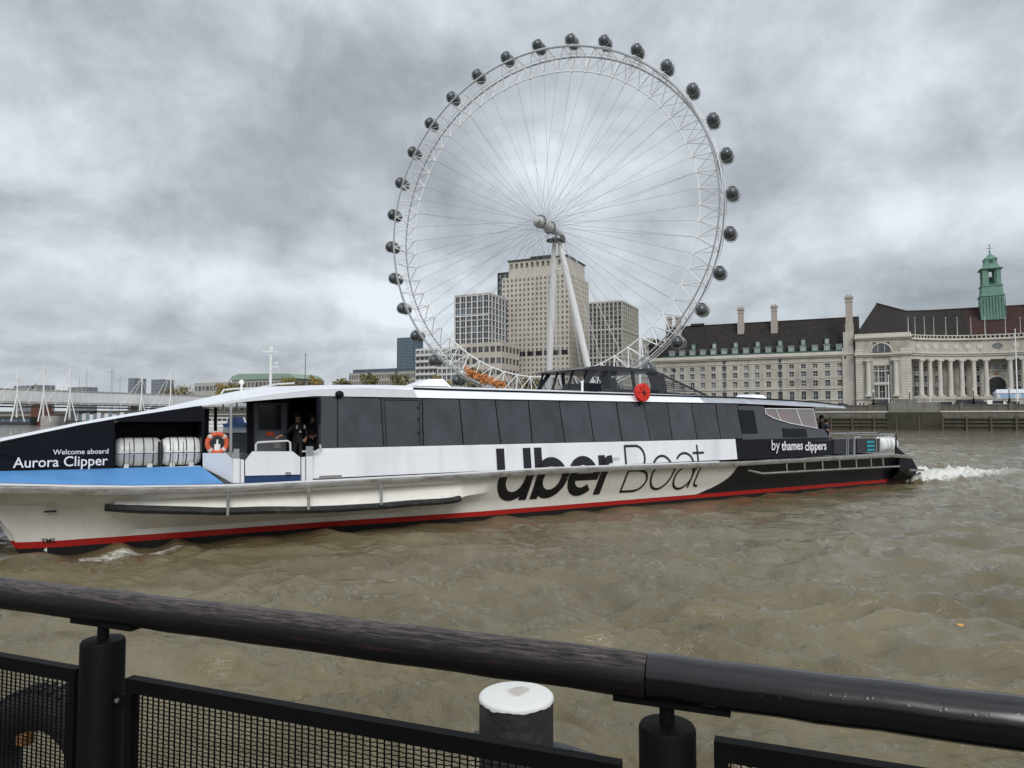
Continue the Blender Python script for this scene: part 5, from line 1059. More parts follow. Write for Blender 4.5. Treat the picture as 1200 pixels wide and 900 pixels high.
# ---- towers behind the wheel
def tower(name, label, k0, k1, n, dpt, z1, ncol, nrow, wall, glassm, z0=QZ, wf=.5, hf=.62, side_cols=6, parts=None, side_wall=None, cat='building', frame=None, rz=0):
    """facade with real openings: piers and spandrels stand 0.5 m proud of the glass"""
    t = bank(name, label, cat, k0, n, 0); w = k1 - k0; m = MB(); bw = w / ncol; bh = (z1 - z0) / nrow; pw = bw * (1 - wf); sh = bh * (1 - hf)
    for i in range(ncol + 1):
        x = i * bw; m.box(max(0, x - pw / 2), min(w, x + pw / 2), 0, .6, z0, z1)
    for j in range(nrow + 1):
        z = z0 + j * bh
        for i in range(ncol): m.box(i * bw + pw / 2, (i + 1) * bw - pw / 2, .02, .6, max(z0, z - sh / 2), min(z1, z + sh / 2))
    sw = dpt / side_cols; sp_ = sw * (1 - wf)
    for xs, sg in ((w, 1), (0, -1)):
        for i in range(side_cols + 1):
            y = i * sw; a, b = (xs - .6 * sg, xs) if sg > 0 else (xs, xs + .6); m.box(min(a, b), max(a, b), max(.6, y - sp_ / 2), min(dpt, y + sp_ / 2 + .01), z0, z1)
        for j in range(nrow + 1):
            z = z0 + j * bh
            a, b = (w - .6, w - .02) if sg > 0 else (.02, .6); m.box(a, b, .6, dpt, max(z0, z - sh / 2), min(z1, z + sh / 2))
    m.build('wall', wall, t, kind='stuff') if ncol * nrow > 300 else m.build('wall', wall, t)
    m = MB(); 
    for j in range(nrow):
        for i in range(ncol):
            x = (i + .5) * bw; z = z0 + (j + .5) * bh; m.mi(random.choice((0, 0, 1))); m.box(x - bw * wf / 2, x + bw * wf / 2, .45, .6, z - bh * hf / 2, z + bh * hf / 2); m.mi(2); m.box(x - .06, x + .06, .38, .45, z - bh * hf / 2, z + bh * hf / 2)
        for i in range(side_cols):
            y = (i + .5) * sw; m.mi(random.choice((0, 1, 0))); m.box(w - .6, w - .45, y - sw * wf / 2, y + sw * wf / 2, z0 + (j + .5) * bh - bh * hf / 2, z0 + (j + .5) * bh + bh * hf / 2); m.box(.45, .6, y - sw * wf / 2, y + sw * wf / 2, z0 + (j + .5) * bh - bh * hf / 2, z0 + (j + .5) * bh + bh * hf / 2)
    m.build('window_panes', glassm, t, kind='stuff')
    m = MB(); m.box(.62, w - .62, .62, dpt - .1, z0, z1 - .5); m.build('core', LOCK, t)
    m = MB(); m.box(0, w, 0, dpt, z1, z1 + .6); m.build('roof', wall, t)
    return t, w
PORT = mat('tower_stone', (.50, .46, .40), .85, var=.06, scale=.15, dirt=(.36, .33, .28), dirt_amt=.4)
GS = [WGLASS, mat('grey_window_glass', (.10, .12, .14), .15, var=.5, scale=.4), FRAMEW]
nS = KN(33.8, 415)[1]; kS1 = W(667, 400, nS)[0]; kS0 = W(588, 400, nS)[0]; zS = W(667, 320, nS)[1]
kr = lambda u, n: W(u, 400, n)[0]
dS = 20
for _ in range(30):
    dS += 1.0 if W(690, 400, nS + dS)[0] > kS1 else 0
sh, wS = tower('stone_office_tower', 'tall pale stone office tower with small square windows behind the wheel legs', kS0, kS1, nS, max(dS, 20), zS, 16, 27, PORT, GS, wf=.42, hf=.52, side_cols=9)
zA = W(645, 303, nS + 4)[1]; a = 3.5
m = MB(); m.box(a + 0, wS - 2, 2.5, dS - 2, zS + .6, zA - 4.6); m.box(a, wS - 2, 2.5, dS - 2, zA - 1.3, zA)
nb = 11
for i in range(nb + 1): x = a + (wS - 2 - a) * i / nb; m.box(max(a, x - .8), min(wS - 2, x + .8), 2.5, 5, zA - 4.6, zA - 1.3)
m.box(wS - 3, wS - 2, 5, dS - 2, zA - 4.6, zA - 1.3); m.box(a + 1, wS - 3.2, 5, dS - 3, zA - 4.6, zA - 1.3); m.build('crown_storey', PORT, sh)
m = MB(); m.box(a - .5, wS - 1.5, 1.8, dS - 1, zA, zA + .9); m.box(wS * .35, wS * .8, 8, 20, zA + .9, zA + 3.4); m.build('roof_edge', LOCK, sh)
m = MB(); zB_ = W(620, 414, nS)[1]
for i in range(16):
    if i % 2 == 0: m.box((i + .2) * wS / 16, (i + 1.75) * wS / 16, -.05, .0, zB_ - 1.7, zB_ + 1.2)
m.build('plant_louvres', SEAM, sh, kind='stuff')
m = MB(); m.box(wS - .02, wS + .05, 2, dS * .5, QZ + 22, QZ + 26.5); m.build('orange_scaffold', ORANGE, sh)
# glass slot tower just left of it
k0, z1 = W(583, 321, nS + 14); t_, _ = tower('glass_tower', 'narrow glazed tower slot between the stone tower and the gridded block', k0, W(600, 380, nS + 14)[0], nS + 14, 14, z1, 3, 24, LOCK, [WGLASSB, WG2, FRAMEW], wf=.75, hf=.8, side_cols=3)
# gridded residential tower (left)
WGRID = mat('white_grid_frame', (.62, .62, .60), .7, var=.05)
n = nS - 25; k0, zR = W(533, 345, n); k1 = W(573, 345, n)[0]; zM = W(560, 404, n)[1]
g1, w1 = tower('gridded_apartment_tower', 'white gridded apartment tower with dark glass left of the stone tower', k0, k1, n, 26, W(560, 346, n)[1], 6, 8, WGRID, [WGLASS, WGLASSB, FRAMEW], z0=zM, wf=.82, hf=.90, side_cols=6)
m = MB(); zt_ = W(560, 346, n)[1]; m.box(-.3, w1 + .3, -.3, 26, zt_ + .6, zt_ + 1.2); m.box(-.3, w1 + .3, -.35, 0, zM + (zt_ - zM) * .58, zM + (zt_ - zM) * .58 + .7)
for i in range(7): m.box(i * w1 / 6 - .28, i * w1 / 6 + .28, -.3, .0, zM, zt_)
m.build('grid_frame', WGRID, g1)
n = nS - 30; k0 = W(532, 400, n)[0]; k1 = W(588, 400, n)[0]; b1, w = tower('stone_block', 'beige stone block with wide recessed windows under the gridded tower', k0, k1, n, 24, W(560, 403, n)[1], 8, 6, PORT, GS, wf=.72, hf=.5, side_cols=5)
# right gridded tower
n = nS - 12; k0, k1 = W(690, 380, n)[0], W(729, 380, n)[0]; z1 = W(712, 354, n)[1]; BEI = mat('beige_frame', (.40, .385, .34), .8, var=.06)
g2, w = tower('beige_apartment_tower', 'beige framed apartment tower with tall narrow glass bays right of the stone tower', k0, k1, n, 33, z1, 8, 24, BEI, [WGLASS, WG2, mat('dark_mullion', (.12, .12, .12), .6)], wf=.80, hf=.86, side_cols=9)
m = MB()
for j in range(0, 25, 6): z = QZ + (z1 - QZ) * j / 24; m.box(-.25, w + .25, -.25, .02, z - .5, z + .5); m.box(w, w + .25, .02, 33, z - .5, z + .5)
for i in range(9): m.box(i * w / 8 - .4, i * w / 8 + .4, -.22, .0, QZ, z1)
for i in range(10): m.box(w, w + .22, i * 33 / 9 - .3, i * 33 / 9 + .3, QZ, z1)
m.build('outer_frame', BEI, g2)
# blocks at the left
n = nS - 40; k0, k1 = W(487, 420, n)[0], W(534, 420, n)[0]; z1 = W(510, 409, n)[1]
wb, w = tower('balcony_block', 'white apartment block with long balconies left of the towers', k0, k1, n, 22, z1, 9, 10, WGRID, [WG2, WGLASS, FRAMEW], wf=.8, hf=.66, side_cols=5)
for j in range(1, 10): z = QZ + (z1 - QZ) * j / 10; m = MB(); m.box(1, w * .55, -1.6, 0, z - .25, z); m.box(1, w * .55, -1.62, -1.55, z, z + 1.0); m.build('balcony', WGRID, wb)
n = nS + 260; t_, w = tower('blue_glass_tower', 'distant blue-green glass tower left of the wheel', W(465, 420, n)[0], W(483, 420, n)[0], n, 22, W(478, 396, n)[1], 9, 26, mat('steel_blue_cladding', (.12, .17, .21), .4), [mat('blue_curtain_glass', (.06, .11, .15), .1, var=.4, scale=.2), WGLASSB, FRAMEW], wf=.8, hf=.8, side_cols=6)
n = nS - 10; t_, w = tower('long_low_block', 'long low pale office block with ribbon windows beyond the autumn trees', W(409, 440, n)[0], W(487, 440, n)[0], n, 20, W(440, 437.5, n)[1], 26, 6, mat('buff_stone', (.36, .33, .30), .85, var=.08), GS, wf=.6, hf=.55, side_cols=5)
m = MB(); z1 = W(440, 437.5, n)[1]; m.box(2, w - 2, 1.5, 18, z1 + .6, z1 + 3.0); m.build('attic_storey', WGLASSB, t_)
n = nS - 60; t_, w = tower('grey_slab_block', 'low grey block peeping between the beige tower and the brown roof', W(751, 400, n)[0], W(765, 400, n)[0], n, 14, W(757, 398, n)[1], 5, 12, BEI, GS, wf=.6, hf=.6, side_cols=4)
n = nS - 20; t_, w = tower('festival_hall', 'low concert hall with shallow green copper roof beyond the bridge', W(272, 450, n)[0], W(345, 450, n)[0], n, 30, W(300, 446, n)[1], 16, 4, CONC, GS, wf=.7, hf=.6, side_cols=5)
zz_ = W(300, 446, n)[1]; zr_ = W(300, 437.5, n)[1]; m = MB(); m.prism([(-2, zz_ + .7), (w + 2, zz_ + .7), (w - 4, zr_ - 1.0), (7, zr_), (1, zr_ - 1.6)], lambda a, b: (a, -1, b), lambda a, b: (a, 28, b)); m.build('copper_roof', mat('pale_green_roof', (.24, .33, .27), .8), t_)
n = nS - 35; t_, w = tower('concrete_terrace_block', 'grey concrete block with flat terraces left of the green roof', W(228, 450, n)[0], W(268, 450, n)[0], n, 20, W(240, 449.5, n)[1], 9, 3, CONC, GS, wf=.8, hf=.45, side_cols=4)

# ---- trees: tapered trunk, limbs, leaf clumps
LEAF = [mat('autumn_leaf_yellow', (.30, .22, .055), .8, var=.3, scale=.5), mat('autumn_leaf_olive', (.18, .16, .05), .8, var=.3, scale=.5), mat('dark_leaf', (.045, .05, .028), .8, var=.3, scale=.5)]
BARK = mat('bark', (.06, .05, .04), .9)
def tree_mesh(seed, h, r, leafy=1.0):
    g = random.Random(seed); tr = MB(); tr.tube((0, 0, 0), (0, 0, h * .45), h * .035, h * .022, 7); lv = MB(); cl = []
    for i in range(9):
        a = g.random() * 6.28; el = .5 + g.random() * .9; ln = r * (.5 + .5 * g.random()); p0 = (0, 0, h * (.3 + .15 * g.random())); p1 = (math.cos(a) * math.cos(el) * ln, math.sin(a) * math.cos(el) * ln, p0[2] + math.sin(el) * h * .45)
        tr.tube(p0, p1, h * .014, h * .005, 5); cl.append((p1, r * (.30 + .2 * g.random())))
    for i in range(8): cl.append(((g.gauss(0, r * .4), g.gauss(0, r * .4), h * (.55 + .38 * g.random())), r * (.22 + .2 * g.random())))
    for c, cr_ in cl:
        for _ in range(int(46 * leafy)):
            d = Vector((g.gauss(0, 1), g.gauss(0, 1), g.gauss(0, .8))).normalized() * cr_ * (g.random() ** .4); p = Vector(c) + d; s_ = .35 + .4 * g.random(); x = Vector((g.gauss(0, 1), g.gauss(0, 1), g.gauss(0, 1))).normalized(); y = x.orthogonal().normalized()
            lv.mi(0 if g.random() < .6 else 1); lv.add([p - x * s_, p + y * s_ * .6, p + x * s_, p - y * s_ * .6], [(0, 1, 2, 3)])
    return tr, lv
TREES = []
def tree(k, n, h, r, label, pal=0, z=QZ, group='autumn trees along the far bank', seed=None):
    o = bank('tree', label, 'tree', k, n, z, group); seed = seed or int(k * 7 + n)
    tr, lv = tree_mesh(seed, h, r); tr.build('trunk', BARK, o); lv.build('crown', [LEAF[pal], LEAF[(pal + 1) % 3]], o, normals=False, kind='stuff'); return o
n = QN + 60
for i, (u, v, lab, pal) in enumerate(((337, 440, 'leftmost of the two yellow-brown trees near the signal mast', 0), (369, 440, 'yellow-brown tree right of the signal mast beside a thin pole', 0), (402, 441, 'small olive tree at the left end of the long low block', 1), (433, 434, 'tall yellow-green tree in front of the long low block', 1),
        (469, 438, 'rounded yellow-green tree below the blue glass tower', 1), (513, 438, 'yellow-brown tree below the white balcony block', 0), (262, 449, 'autumn tree left of the green-roofed hall', 0), (278, 448, 'low olive tree under the green-roofed hall', 1),
        (555, 430, 'olive tree behind the lower rim of the wheel', 1), (620, 440, 'olive tree low between the wheel legs and the stone tower', 1), (352, 445, 'low olive tree between the two yellow-brown trees', 1))):
    k, zt = W(u, v, n); tree(k, n, zt - QZ, 6.5 if i != 3 else 5.5, lab, pal)
# far skyline beyond the bridge
n = nS + 500
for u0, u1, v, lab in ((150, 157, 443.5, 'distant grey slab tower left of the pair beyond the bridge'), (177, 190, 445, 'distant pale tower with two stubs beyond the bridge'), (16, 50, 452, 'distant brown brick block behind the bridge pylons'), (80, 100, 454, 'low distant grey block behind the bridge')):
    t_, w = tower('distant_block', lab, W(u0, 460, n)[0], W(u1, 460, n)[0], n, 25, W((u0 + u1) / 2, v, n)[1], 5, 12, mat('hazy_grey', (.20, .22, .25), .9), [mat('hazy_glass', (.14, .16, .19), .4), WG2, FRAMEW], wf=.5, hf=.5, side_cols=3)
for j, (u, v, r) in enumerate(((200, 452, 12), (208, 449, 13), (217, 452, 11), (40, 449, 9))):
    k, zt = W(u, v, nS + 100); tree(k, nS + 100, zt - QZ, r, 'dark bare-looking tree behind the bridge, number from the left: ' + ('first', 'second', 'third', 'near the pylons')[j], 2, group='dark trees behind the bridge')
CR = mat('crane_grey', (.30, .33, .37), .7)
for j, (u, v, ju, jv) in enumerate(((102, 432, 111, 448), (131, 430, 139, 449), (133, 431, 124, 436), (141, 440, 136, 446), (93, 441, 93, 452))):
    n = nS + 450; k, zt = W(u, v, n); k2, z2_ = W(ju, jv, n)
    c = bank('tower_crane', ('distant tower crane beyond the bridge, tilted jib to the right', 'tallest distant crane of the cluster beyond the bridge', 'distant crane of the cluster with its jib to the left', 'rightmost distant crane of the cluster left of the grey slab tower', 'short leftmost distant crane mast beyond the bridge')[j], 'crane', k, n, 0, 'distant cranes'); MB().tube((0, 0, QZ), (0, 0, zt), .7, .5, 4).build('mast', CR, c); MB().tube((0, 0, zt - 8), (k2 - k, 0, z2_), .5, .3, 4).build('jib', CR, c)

# ---- footbridge and railway bridge at the left
A_ = np.array([*P(-60, 475, 315)[:2], 0]); B_ = np.array([*P(262, 475, 455)[:2], 0]); bd_ = (B_ - A_); BL = float(np.linalg.norm(bd_)); ba = math.atan2(bd_[1], bd_[0])
br = thing('railway_bridge', 'long low white-sided bridge crossing the river at the far left', 'bridge', A_, ba)
TR_ = mat('bridge_white', (.70, .71, .72), .7, var=.08, scale=.1)
zb = 10.3
m = MB(); m.box(-40, BL + 60, 0, 12, zb, zb + .9); m.build('deck', CONC, br)
m = MB(); m.box(-40, BL + 60, -.3, 0, zb + 1.5, zb + 7.0); m.build('side_screen', TR_, br)
m = MB()
for i in range(90): m.box(-40 + i * 3, -39.75 + i * 3, -.45, -.3, zb + .9, zb + 7.2)
m.build('screen_ribs', TR_, br, kind='stuff'); m = MB(); m.box(-40, BL + 60, -.6, .2, zb + 6.9, zb + 7.5); m.box(-40, BL + 60, -.6, .2, zb + .6, zb + 1.5); m.build('girder', CONC, br)
m = MB(); m.box(-40, BL + 60, -4, -.8, zb - 1.6, zb - .9); m.build('footway', LOCK, br)
for i in range(28): x = -10 + i * 7.2; m = MB(); m.tube((x, -4, zb - .8), (x, -4, zb + .5), .08, n=4); m.build('rail_post', TR_, br)
m = MB(); m.tube((-40, -4, zb + .5), (BL + 60, -4, zb + .5), .10, n=4); m.build('handrail', TR_, br)
for x in (BL * .05, BL * .62, BL * .92): m = MB(); m.lathe([(3.2, -2), (3.2, 5.5), (3.8, 6), (2.6, 6.3), (2.6, zb)], (x, 5, 0), n=12); m.build('pier', BRICK if x < 30 else CONC, br)
for j, (u, v) in enumerate(((11, 436), (42, 425.5), (73, 427), (157, 437), (191, 430))):
    r = ray(u, 470); Ad = EYEP[:2] - A_[:2]; M_ = np.array([[bd_[0] / BL, -r[0]], [bd_[1] / BL, -r[1]]]); sol = np.linalg.solve(M_, Ad); x = float(sol[0]) ; dist = sol[1]; zt = EYE + ray(u, v)[2] / ray(u, v)[1] * (dist * r[1])
    py = thing('bridge_pylon', ('thin white bridge pylon at the far left edge', 'leaning white bridge pylon with fanned legs, left of the pair', 'white bridge pylon with fanned stays, right of the pair', 'white bridge pylon near the distant slab tower', 'white bridge pylon nearest the dark trees')[j], 'pylon', (*(A_ + bd_ / BL * x)[:2], 0), ba, 'white footbridge pylons')
    m = MB(); m.tube((0, -6, 4), (-1.0, -7.5, zt), .45, .25, 6); m.build('mast', EYEW, py)
    for q_ in ((-5, -1), (5, -1), (-9, -1), (9, -1)): m = MB(); m.tube((q_[0] * 1.3, -5, zb), (-1.0, -7.4, zt - 3), .10, n=4); m.build('stay', EYEW, py)
    for q_ in (-3, 3): m = MB(); m.tube((q_, -7, 2), (-.4, -6.8, zb + 5), .3, n=5); m.build('leg', EYEW, py)
# dark moorings under the bridge
def mooring(name, label, cat, u0, u1, n, z0, z1, m_, extra=None):
    k0, k1 = W(u0, 480, n)[0], W(u1, 480, n)[0]; o = bank(name, label, cat, k0, n, 0); m = MB(); m.box(0, k1 - k0, 0, 6, z0, z1); m.build('body', m_, o)
    m = MB(); m.box(-.3, k1 - k0 + .3, -.4, 6.4, z1, z1 + .4); m.build('capping', MUD, o); return o, k1 - k0
o, w = mooring('brick_pier', 'dark red brick bridge pier at the water on the left', 'pier', 36, 48, 16, -1, 11, mat('dark_brick', (.13, .05, .035), .9))
o, w = mooring('pontoon', 'dark pontoon moored below the bridge at the far left', 'pontoon', -6, 36, 12, -.5, 4.0, LOCK)
for i in range(6): m = MB(); m.box(i * w / 6 + .5, (i + 1) * w / 6 - .5, -.1, 0, 1.5, 3.2); m.build('window', WGLASSB, o)
o, w = mooring('concrete_jetty', 'pale concrete jetty right of the brick pier', 'jetty', 48, 78, 14, -1, 5.2, CONC)
o, w = mooring('river_pier', 'long low pier with blue-grey hoarding panels below the bridge', 'pier', 80, 160, 13, -.5, 2.0, CONC)
for i in range(18): m = MB(); m.box(i * w / 18 + .1, (i + 1) * w / 18 - .1, -.3, -.1, 2.2, 5.6 + (i % 3) * .4); m.build('panel', mat('hoarding_blue', (.20, .27, .32), .6) if i % 2 else TR_, o)
for j, (u, n, ln, lab) in enumerate(((222, -20, 17, 'white river launch with blue stripe moored beyond the foredeck opening'), (243, -26, 20, 'white tour boat with dark windows moored behind the lifebuoy'), (262, -34, 10, 'small blue-covered boat moored right of the white tour boat'))):
    k, _ = W(u, 492, n); o = bank('moored_boat', lab, 'boat', k, n, 0)
    m = MB(); m.prism([(0, .1), (ln, .1), (ln + 1.5, 1.9), (-.5, 1.6)], lambda a, b: (a, 0, b), lambda a, b: (a, 4, b)); m.build('hull', GRP if j != 2 else NAVY, o)
    m = MB(); m.prism([(1, 1.7), (ln - 3, 1.7), (ln - 4.2, 3.9), (2, 3.9)], lambda a, b: (a, .6, b), lambda a, b: (a, 3.4, b)); m.build('cabin', GRP if j != 2 else NAVY, o)
    for i in range(5): m = MB(); x = 2.2 + i * (ln - 7) / 5; m.box(x, x + (ln - 7) / 5 - .5, .54, .6, 2.5, 3.4); m.build('window', WGLASS, o)
    m = MB(); m.box(0, ln, -.03, 0, 1.15, 1.4); m.build('stripe', NAVY, o)
k, zt = W(358, 415, QN + 30); o = bank('thin_pole', 'thin dark pole standing above the trees right of the signal mast', 'pole', k, QN + 30, QZ); MB().tube((0, 0, 0), (0, 0, zt - QZ), .25, .15, 6).build('pole', LOCK, o); MB().ball((0, 0, zt - QZ), .3, n=6, m=4).build('finial', LOCK, o)

# ------------------------------------------------------------------ THE BIG WHEEL (local x along the wheel plane, y inland)
eye = bank('observation_wheel', 'giant white spoked observation wheel with glass capsules on the far bank', 'wheel', 0, 0)
HZ = 70.0; RO, RI = 59.2, 52.6; HW = 4.0
def wp(part_name, mb, m_, parent=None, **k): return mb.build(part_name, m_, parent or eye, **k)
def cp(th, r, y=0.0): return (math.sin(th) * r, y, HZ + math.cos(th) * r)
for y in (-HW, HW): m = MB(); m.path([cp(2 * PI * i / 128, RO, y) for i in range(128)], .30, 6, True); wp('outer_chord', m, EYEG, smooth=True); m = MB(); m.path([cp(2 * PI * i / 128, RO + .9, y * .8) for i in range(128)], .13, 5, True); wp('capsule_rail', m, EYEW, smooth=True)
m = MB(); m.path([cp(2 * PI * i / 64, RI) for i in range(64)], .24, 6, True); wp('inner_chord', m, EYEW)
m = MB()
for i in range(64):
    a = 2 * PI * i / 64; b = 2 * PI * (i + 1) / 64; c = (a + b) / 2
    for y in (-HW, HW): m.tube(cp(a, RI), cp(c, RO, y), .16, n=4, caps=False); m.tube(cp(b, RI), cp(c, RO, y), .16, n=4, caps=False)
    m.tube(cp(c, RO, -HW), cp(c, RO, HW), .12, n=4, caps=False)
    if i % 2: m.tube(cp(c, RO, -HW), cp(c + b - a, RO, HW), .08, n=4, caps=False)
    m.box(*(lambda q_: (q_[0] - .35, q_[0] + .35, q_[1] - .35, q_[1] + .35, q_[2] - .35, q_[2] + .35))(cp(a, RI)))
wp('rim_bracing', m, EYEW, kind='stuff')
sp0 = wp('spoke', MB().tube((0, 0, 0), (0, 0, 1), .042, n=4, caps=False), CABLE)
def spoke(p0, p1, first=None):
    d = Vector(p1) - Vector(p0); o = first or sp0.copy()
    if not first: col.objects.link(o); o.parent = eye
    o.location = p0; o.rotation_euler = d.to_track_quat('Z', 'Y').to_euler(); o.scale = (1, 1, d.length)
for i in range(64):
    a = 2 * PI * i / 64; y = -3.6 if i % 2 else 5.0; off = .0 if i % 4 < 2 else .0
    spoke(cp(a + .0, 1.9, y), cp(a, RI), sp0 if i == 0 else None)
for i in range(16):
    a = 2 * PI * (i + .5) / 16; y = -3.6 if i % 2 else 5.0; spoke(cp(a + PI / 2 * (1 if i % 2 else -1), 1.7, y), cp(a, RI))
# hub and spindle
HUBM = mat('hub_grey', (.52, .53, .52), .5, var=.1)
m = MB(); m.lathe([(.7, -6.8), (1.05, -6.7), (1.1, -4.8), (1.35, -4.7), (1.35, -1), (1.75, 0), (1.75, 5.5), (1.4, 5.6), (1.4, 9), (1.2, 9.2), (1.1, 16.5), (.6, 16.8)], (0, 0, HZ), 'y', 20); sp_ = wp('spindle', m, HUBM, smooth=True)
for y in (-3.6, 5.0): m = MB(); m.lathe([(1.3, y - .3), (1.95, y - .25), (1.95, y + .25), (1.3, y + .3)], (0, 0, HZ), 'y', 24); fl = wp('hub_flange', m, EYEG, sp_)
for y in (-3.6, 5.0):
    for i in range(16): a = 2 * PI * i / 16; q_ = cp(a, 2.05, y); m = MB(); m.box(q_[0] - .2, q_[0] + .2, y - .3, y + .3, q_[2] - .2, q_[2] + .2); wp('cable_lug', m, LOCK, sp_)
m = MB(); m.lathe([(2.2, -1.0), (3.4, -.9), (3.4, -.5), (2.2, -.4)], (0, 10.5, HZ - 2.6), n=14); m.path([(3.4 * math.cos(R(a)), 10.5 + 3.4 * math.sin(R(a)), HZ - 2.0) for a in range(0, 360, 24)], .08, 4, True); wp('service_platform', m, LOCK, sp_)
for i in range(5): m = MB(); m.box(-1.2, 1.2, 12 + i * 1.1, 12.6 + i * 1.1, HZ - 2.8, HZ - 1.2); wp('cable_saddle', m, LOCK, sp_)
ft_ = [(-11.5, 30.5), (9.8, 27)]
kt = W(692, 425, 29)[0]
for j, (x, y) in enumerate(ft_):
    p0 = Vector((-.7 if j == 0 else .6, 11.0, HZ - 1.5)); p1 = Vector((x, y, QZ)); m = MB(); pts = [p0.lerp(p1, f) for f in (0, .06, .2, .5, .8, .93, 1)]; m.path(pts, [.55, .85, 1.15, 1.3, 1.15, .9, .6], 16); wp('leg', m, EYEW, smooth=True)
m = MB(); m.tube((-.9, 12.6, HZ - 8), (.9, 12.6, HZ - 8), .4, n=8); m.tube((-1.2, 14, HZ - 13), (1.3, 13.6, HZ - 13), .35, n=8); wp('leg_tie', m, EYEW)
for x in (-9, -3, 3, 9): m = MB(); m.tube((x * .12, 15.8, HZ), (x * 2.2, 62, QZ), .14, n=5); wp('backstay', m, EYEW)
# capsules
PH0 = -0.168871
def cap_shell():
    m = MB(); rows = []; n, k = 18, 12
    for i in range(k + 1):
        a = PI * i / k; c = math.copysign(abs(math.cos(a)) ** .85, math.cos(a)); s_ = math.sin(a) ** .8 if 0 < i < k else 0
        rows.append([(2.0 * s_ * math.cos(2 * PI * j / n), -3.7 * c, 2.0 * s_ * math.sin(2 * PI * j / n)) for j in range(n + 1)])
    m.grid(rows); return m
caps0 = None
for i in range(32):
    th = -PH0 + i * 2 * PI / 32; p = cp(th, 62.5)
    if caps0 is None:
        cpz = wp('capsule', cap_shell(), CAPG, smooth=True); subs = []
        for y in (-2.0, 2.0): m = MB(); m.path([(2.05 * math.cos(R(a)), y, 2.05 * math.sin(R(a))) for a in range(0, 360, 20)], .08, 5, True); subs.append(wp('mounting_ring', m, EYEG, cpz))
        m = MB()
        for a in (20, 55, 90, 125, 160): m.path([(2.03 * math.sin(R(b)) ** .8 * math.cos(R(a)), -3.74 * math.copysign(abs(math.cos(R(b))) ** .85, math.cos(R(b))), 2.03 * math.sin(R(b)) ** .8 * math.sin(R(a))) for b in range(10, 171, 16)], .045, 4)
        for y in (-2.9, -1, 0.6, 2.8): rr_ = 2.03 * (1 - (y / 3.8) ** 2) ** .45; m.path([(rr_ * math.cos(R(a)), y, rr_ * math.sin(R(a))) for a in range(0, 181, 18)], .045, 4)
        subs.append(wp('glazing_bar', m, EYEG, cpz, kind='stuff'))
        m = MB(); m.box(-1.2, 1.2, -2.2, 2.2, -1.5, -1.1); subs.append(wp('capsule_floor', m, LOCK, cpz))
        m = MB(); m.box(-.9, .9, -1.9, 1.9, 1.93, 2.12); subs.append(wp('roof_unit', m, FRAMEW, cpz))
        caps0 = cpz
    else:
        cpz = inst(caps0, eye)
        for q_ in subs: inst(q_, cpz)
    cpz.location = p
    for y in (-2.0, 2.0):
        for dth in (-.022, .022): m = MB(); m.tube(cp(th + dth, RO, y * 1.9), cp(th + dth * .6, 61.0, y), .10, n=4); wp('capsule_arm', m, EYEW)
# orange netting and boarding works on the low rim
n0 = MB(); g_ = random.Random(5)
for i in range(230):
    f = g_.random(); u = 546 + 45 * f; v = 431.5 + 20 * (f ** .55) + g_.gauss(0, 2.0); k, z = W(u, v, -4 + g_.uniform(-1, 3)); p = Vector((k, -3.5 + g_.uniform(-1, 3), z)); s_ = .3 + g_.random() * .65
    x = Vector((g_.gauss(0, 1), g_.gauss(0, 1), g_.gauss(0, 1))).normalized(); y = x.orthogonal().normalized(); w_ = x.cross(y)
    n0.add([p - x * s_, p + y * s_ * .8 + w_ * s_ * .4, p + x * s_, p - y * s_ * .8 + w_ * s_ * .5, p + w_ * s_ * .9], [(0, 1, 4), (1, 2, 4), (2, 3, 4), (3, 0, 4)])
o = n0.build('orange_netting', mat('orange_netting', (.55, .22, .07), .8, var=.4, scale=1.2), eye, kind='stuff')
bp = bank('boarding_platform', 'white boarding platform with restraint towers under the wheel', 'platform', 0, 4, 0)
m = MB(); m.box(-26, 26, -6, 14, 5.0, 6.2); m.box(-24, 24, -5.5, 13, 6.2, 6.6); m.build('deck', CONC, bp)
for x in (-22, -8, 8, 22): m = MB(); m.lathe([(1.2, -2), (1.2, 5)], (x, 2, 0), n=10); m.build('pile', CONC, bp)
m = MB(); m.path([(-26, -6, 7.6), (26, -6, 7.6)], .06, 5); m.build('handrail', EYEW, bp)

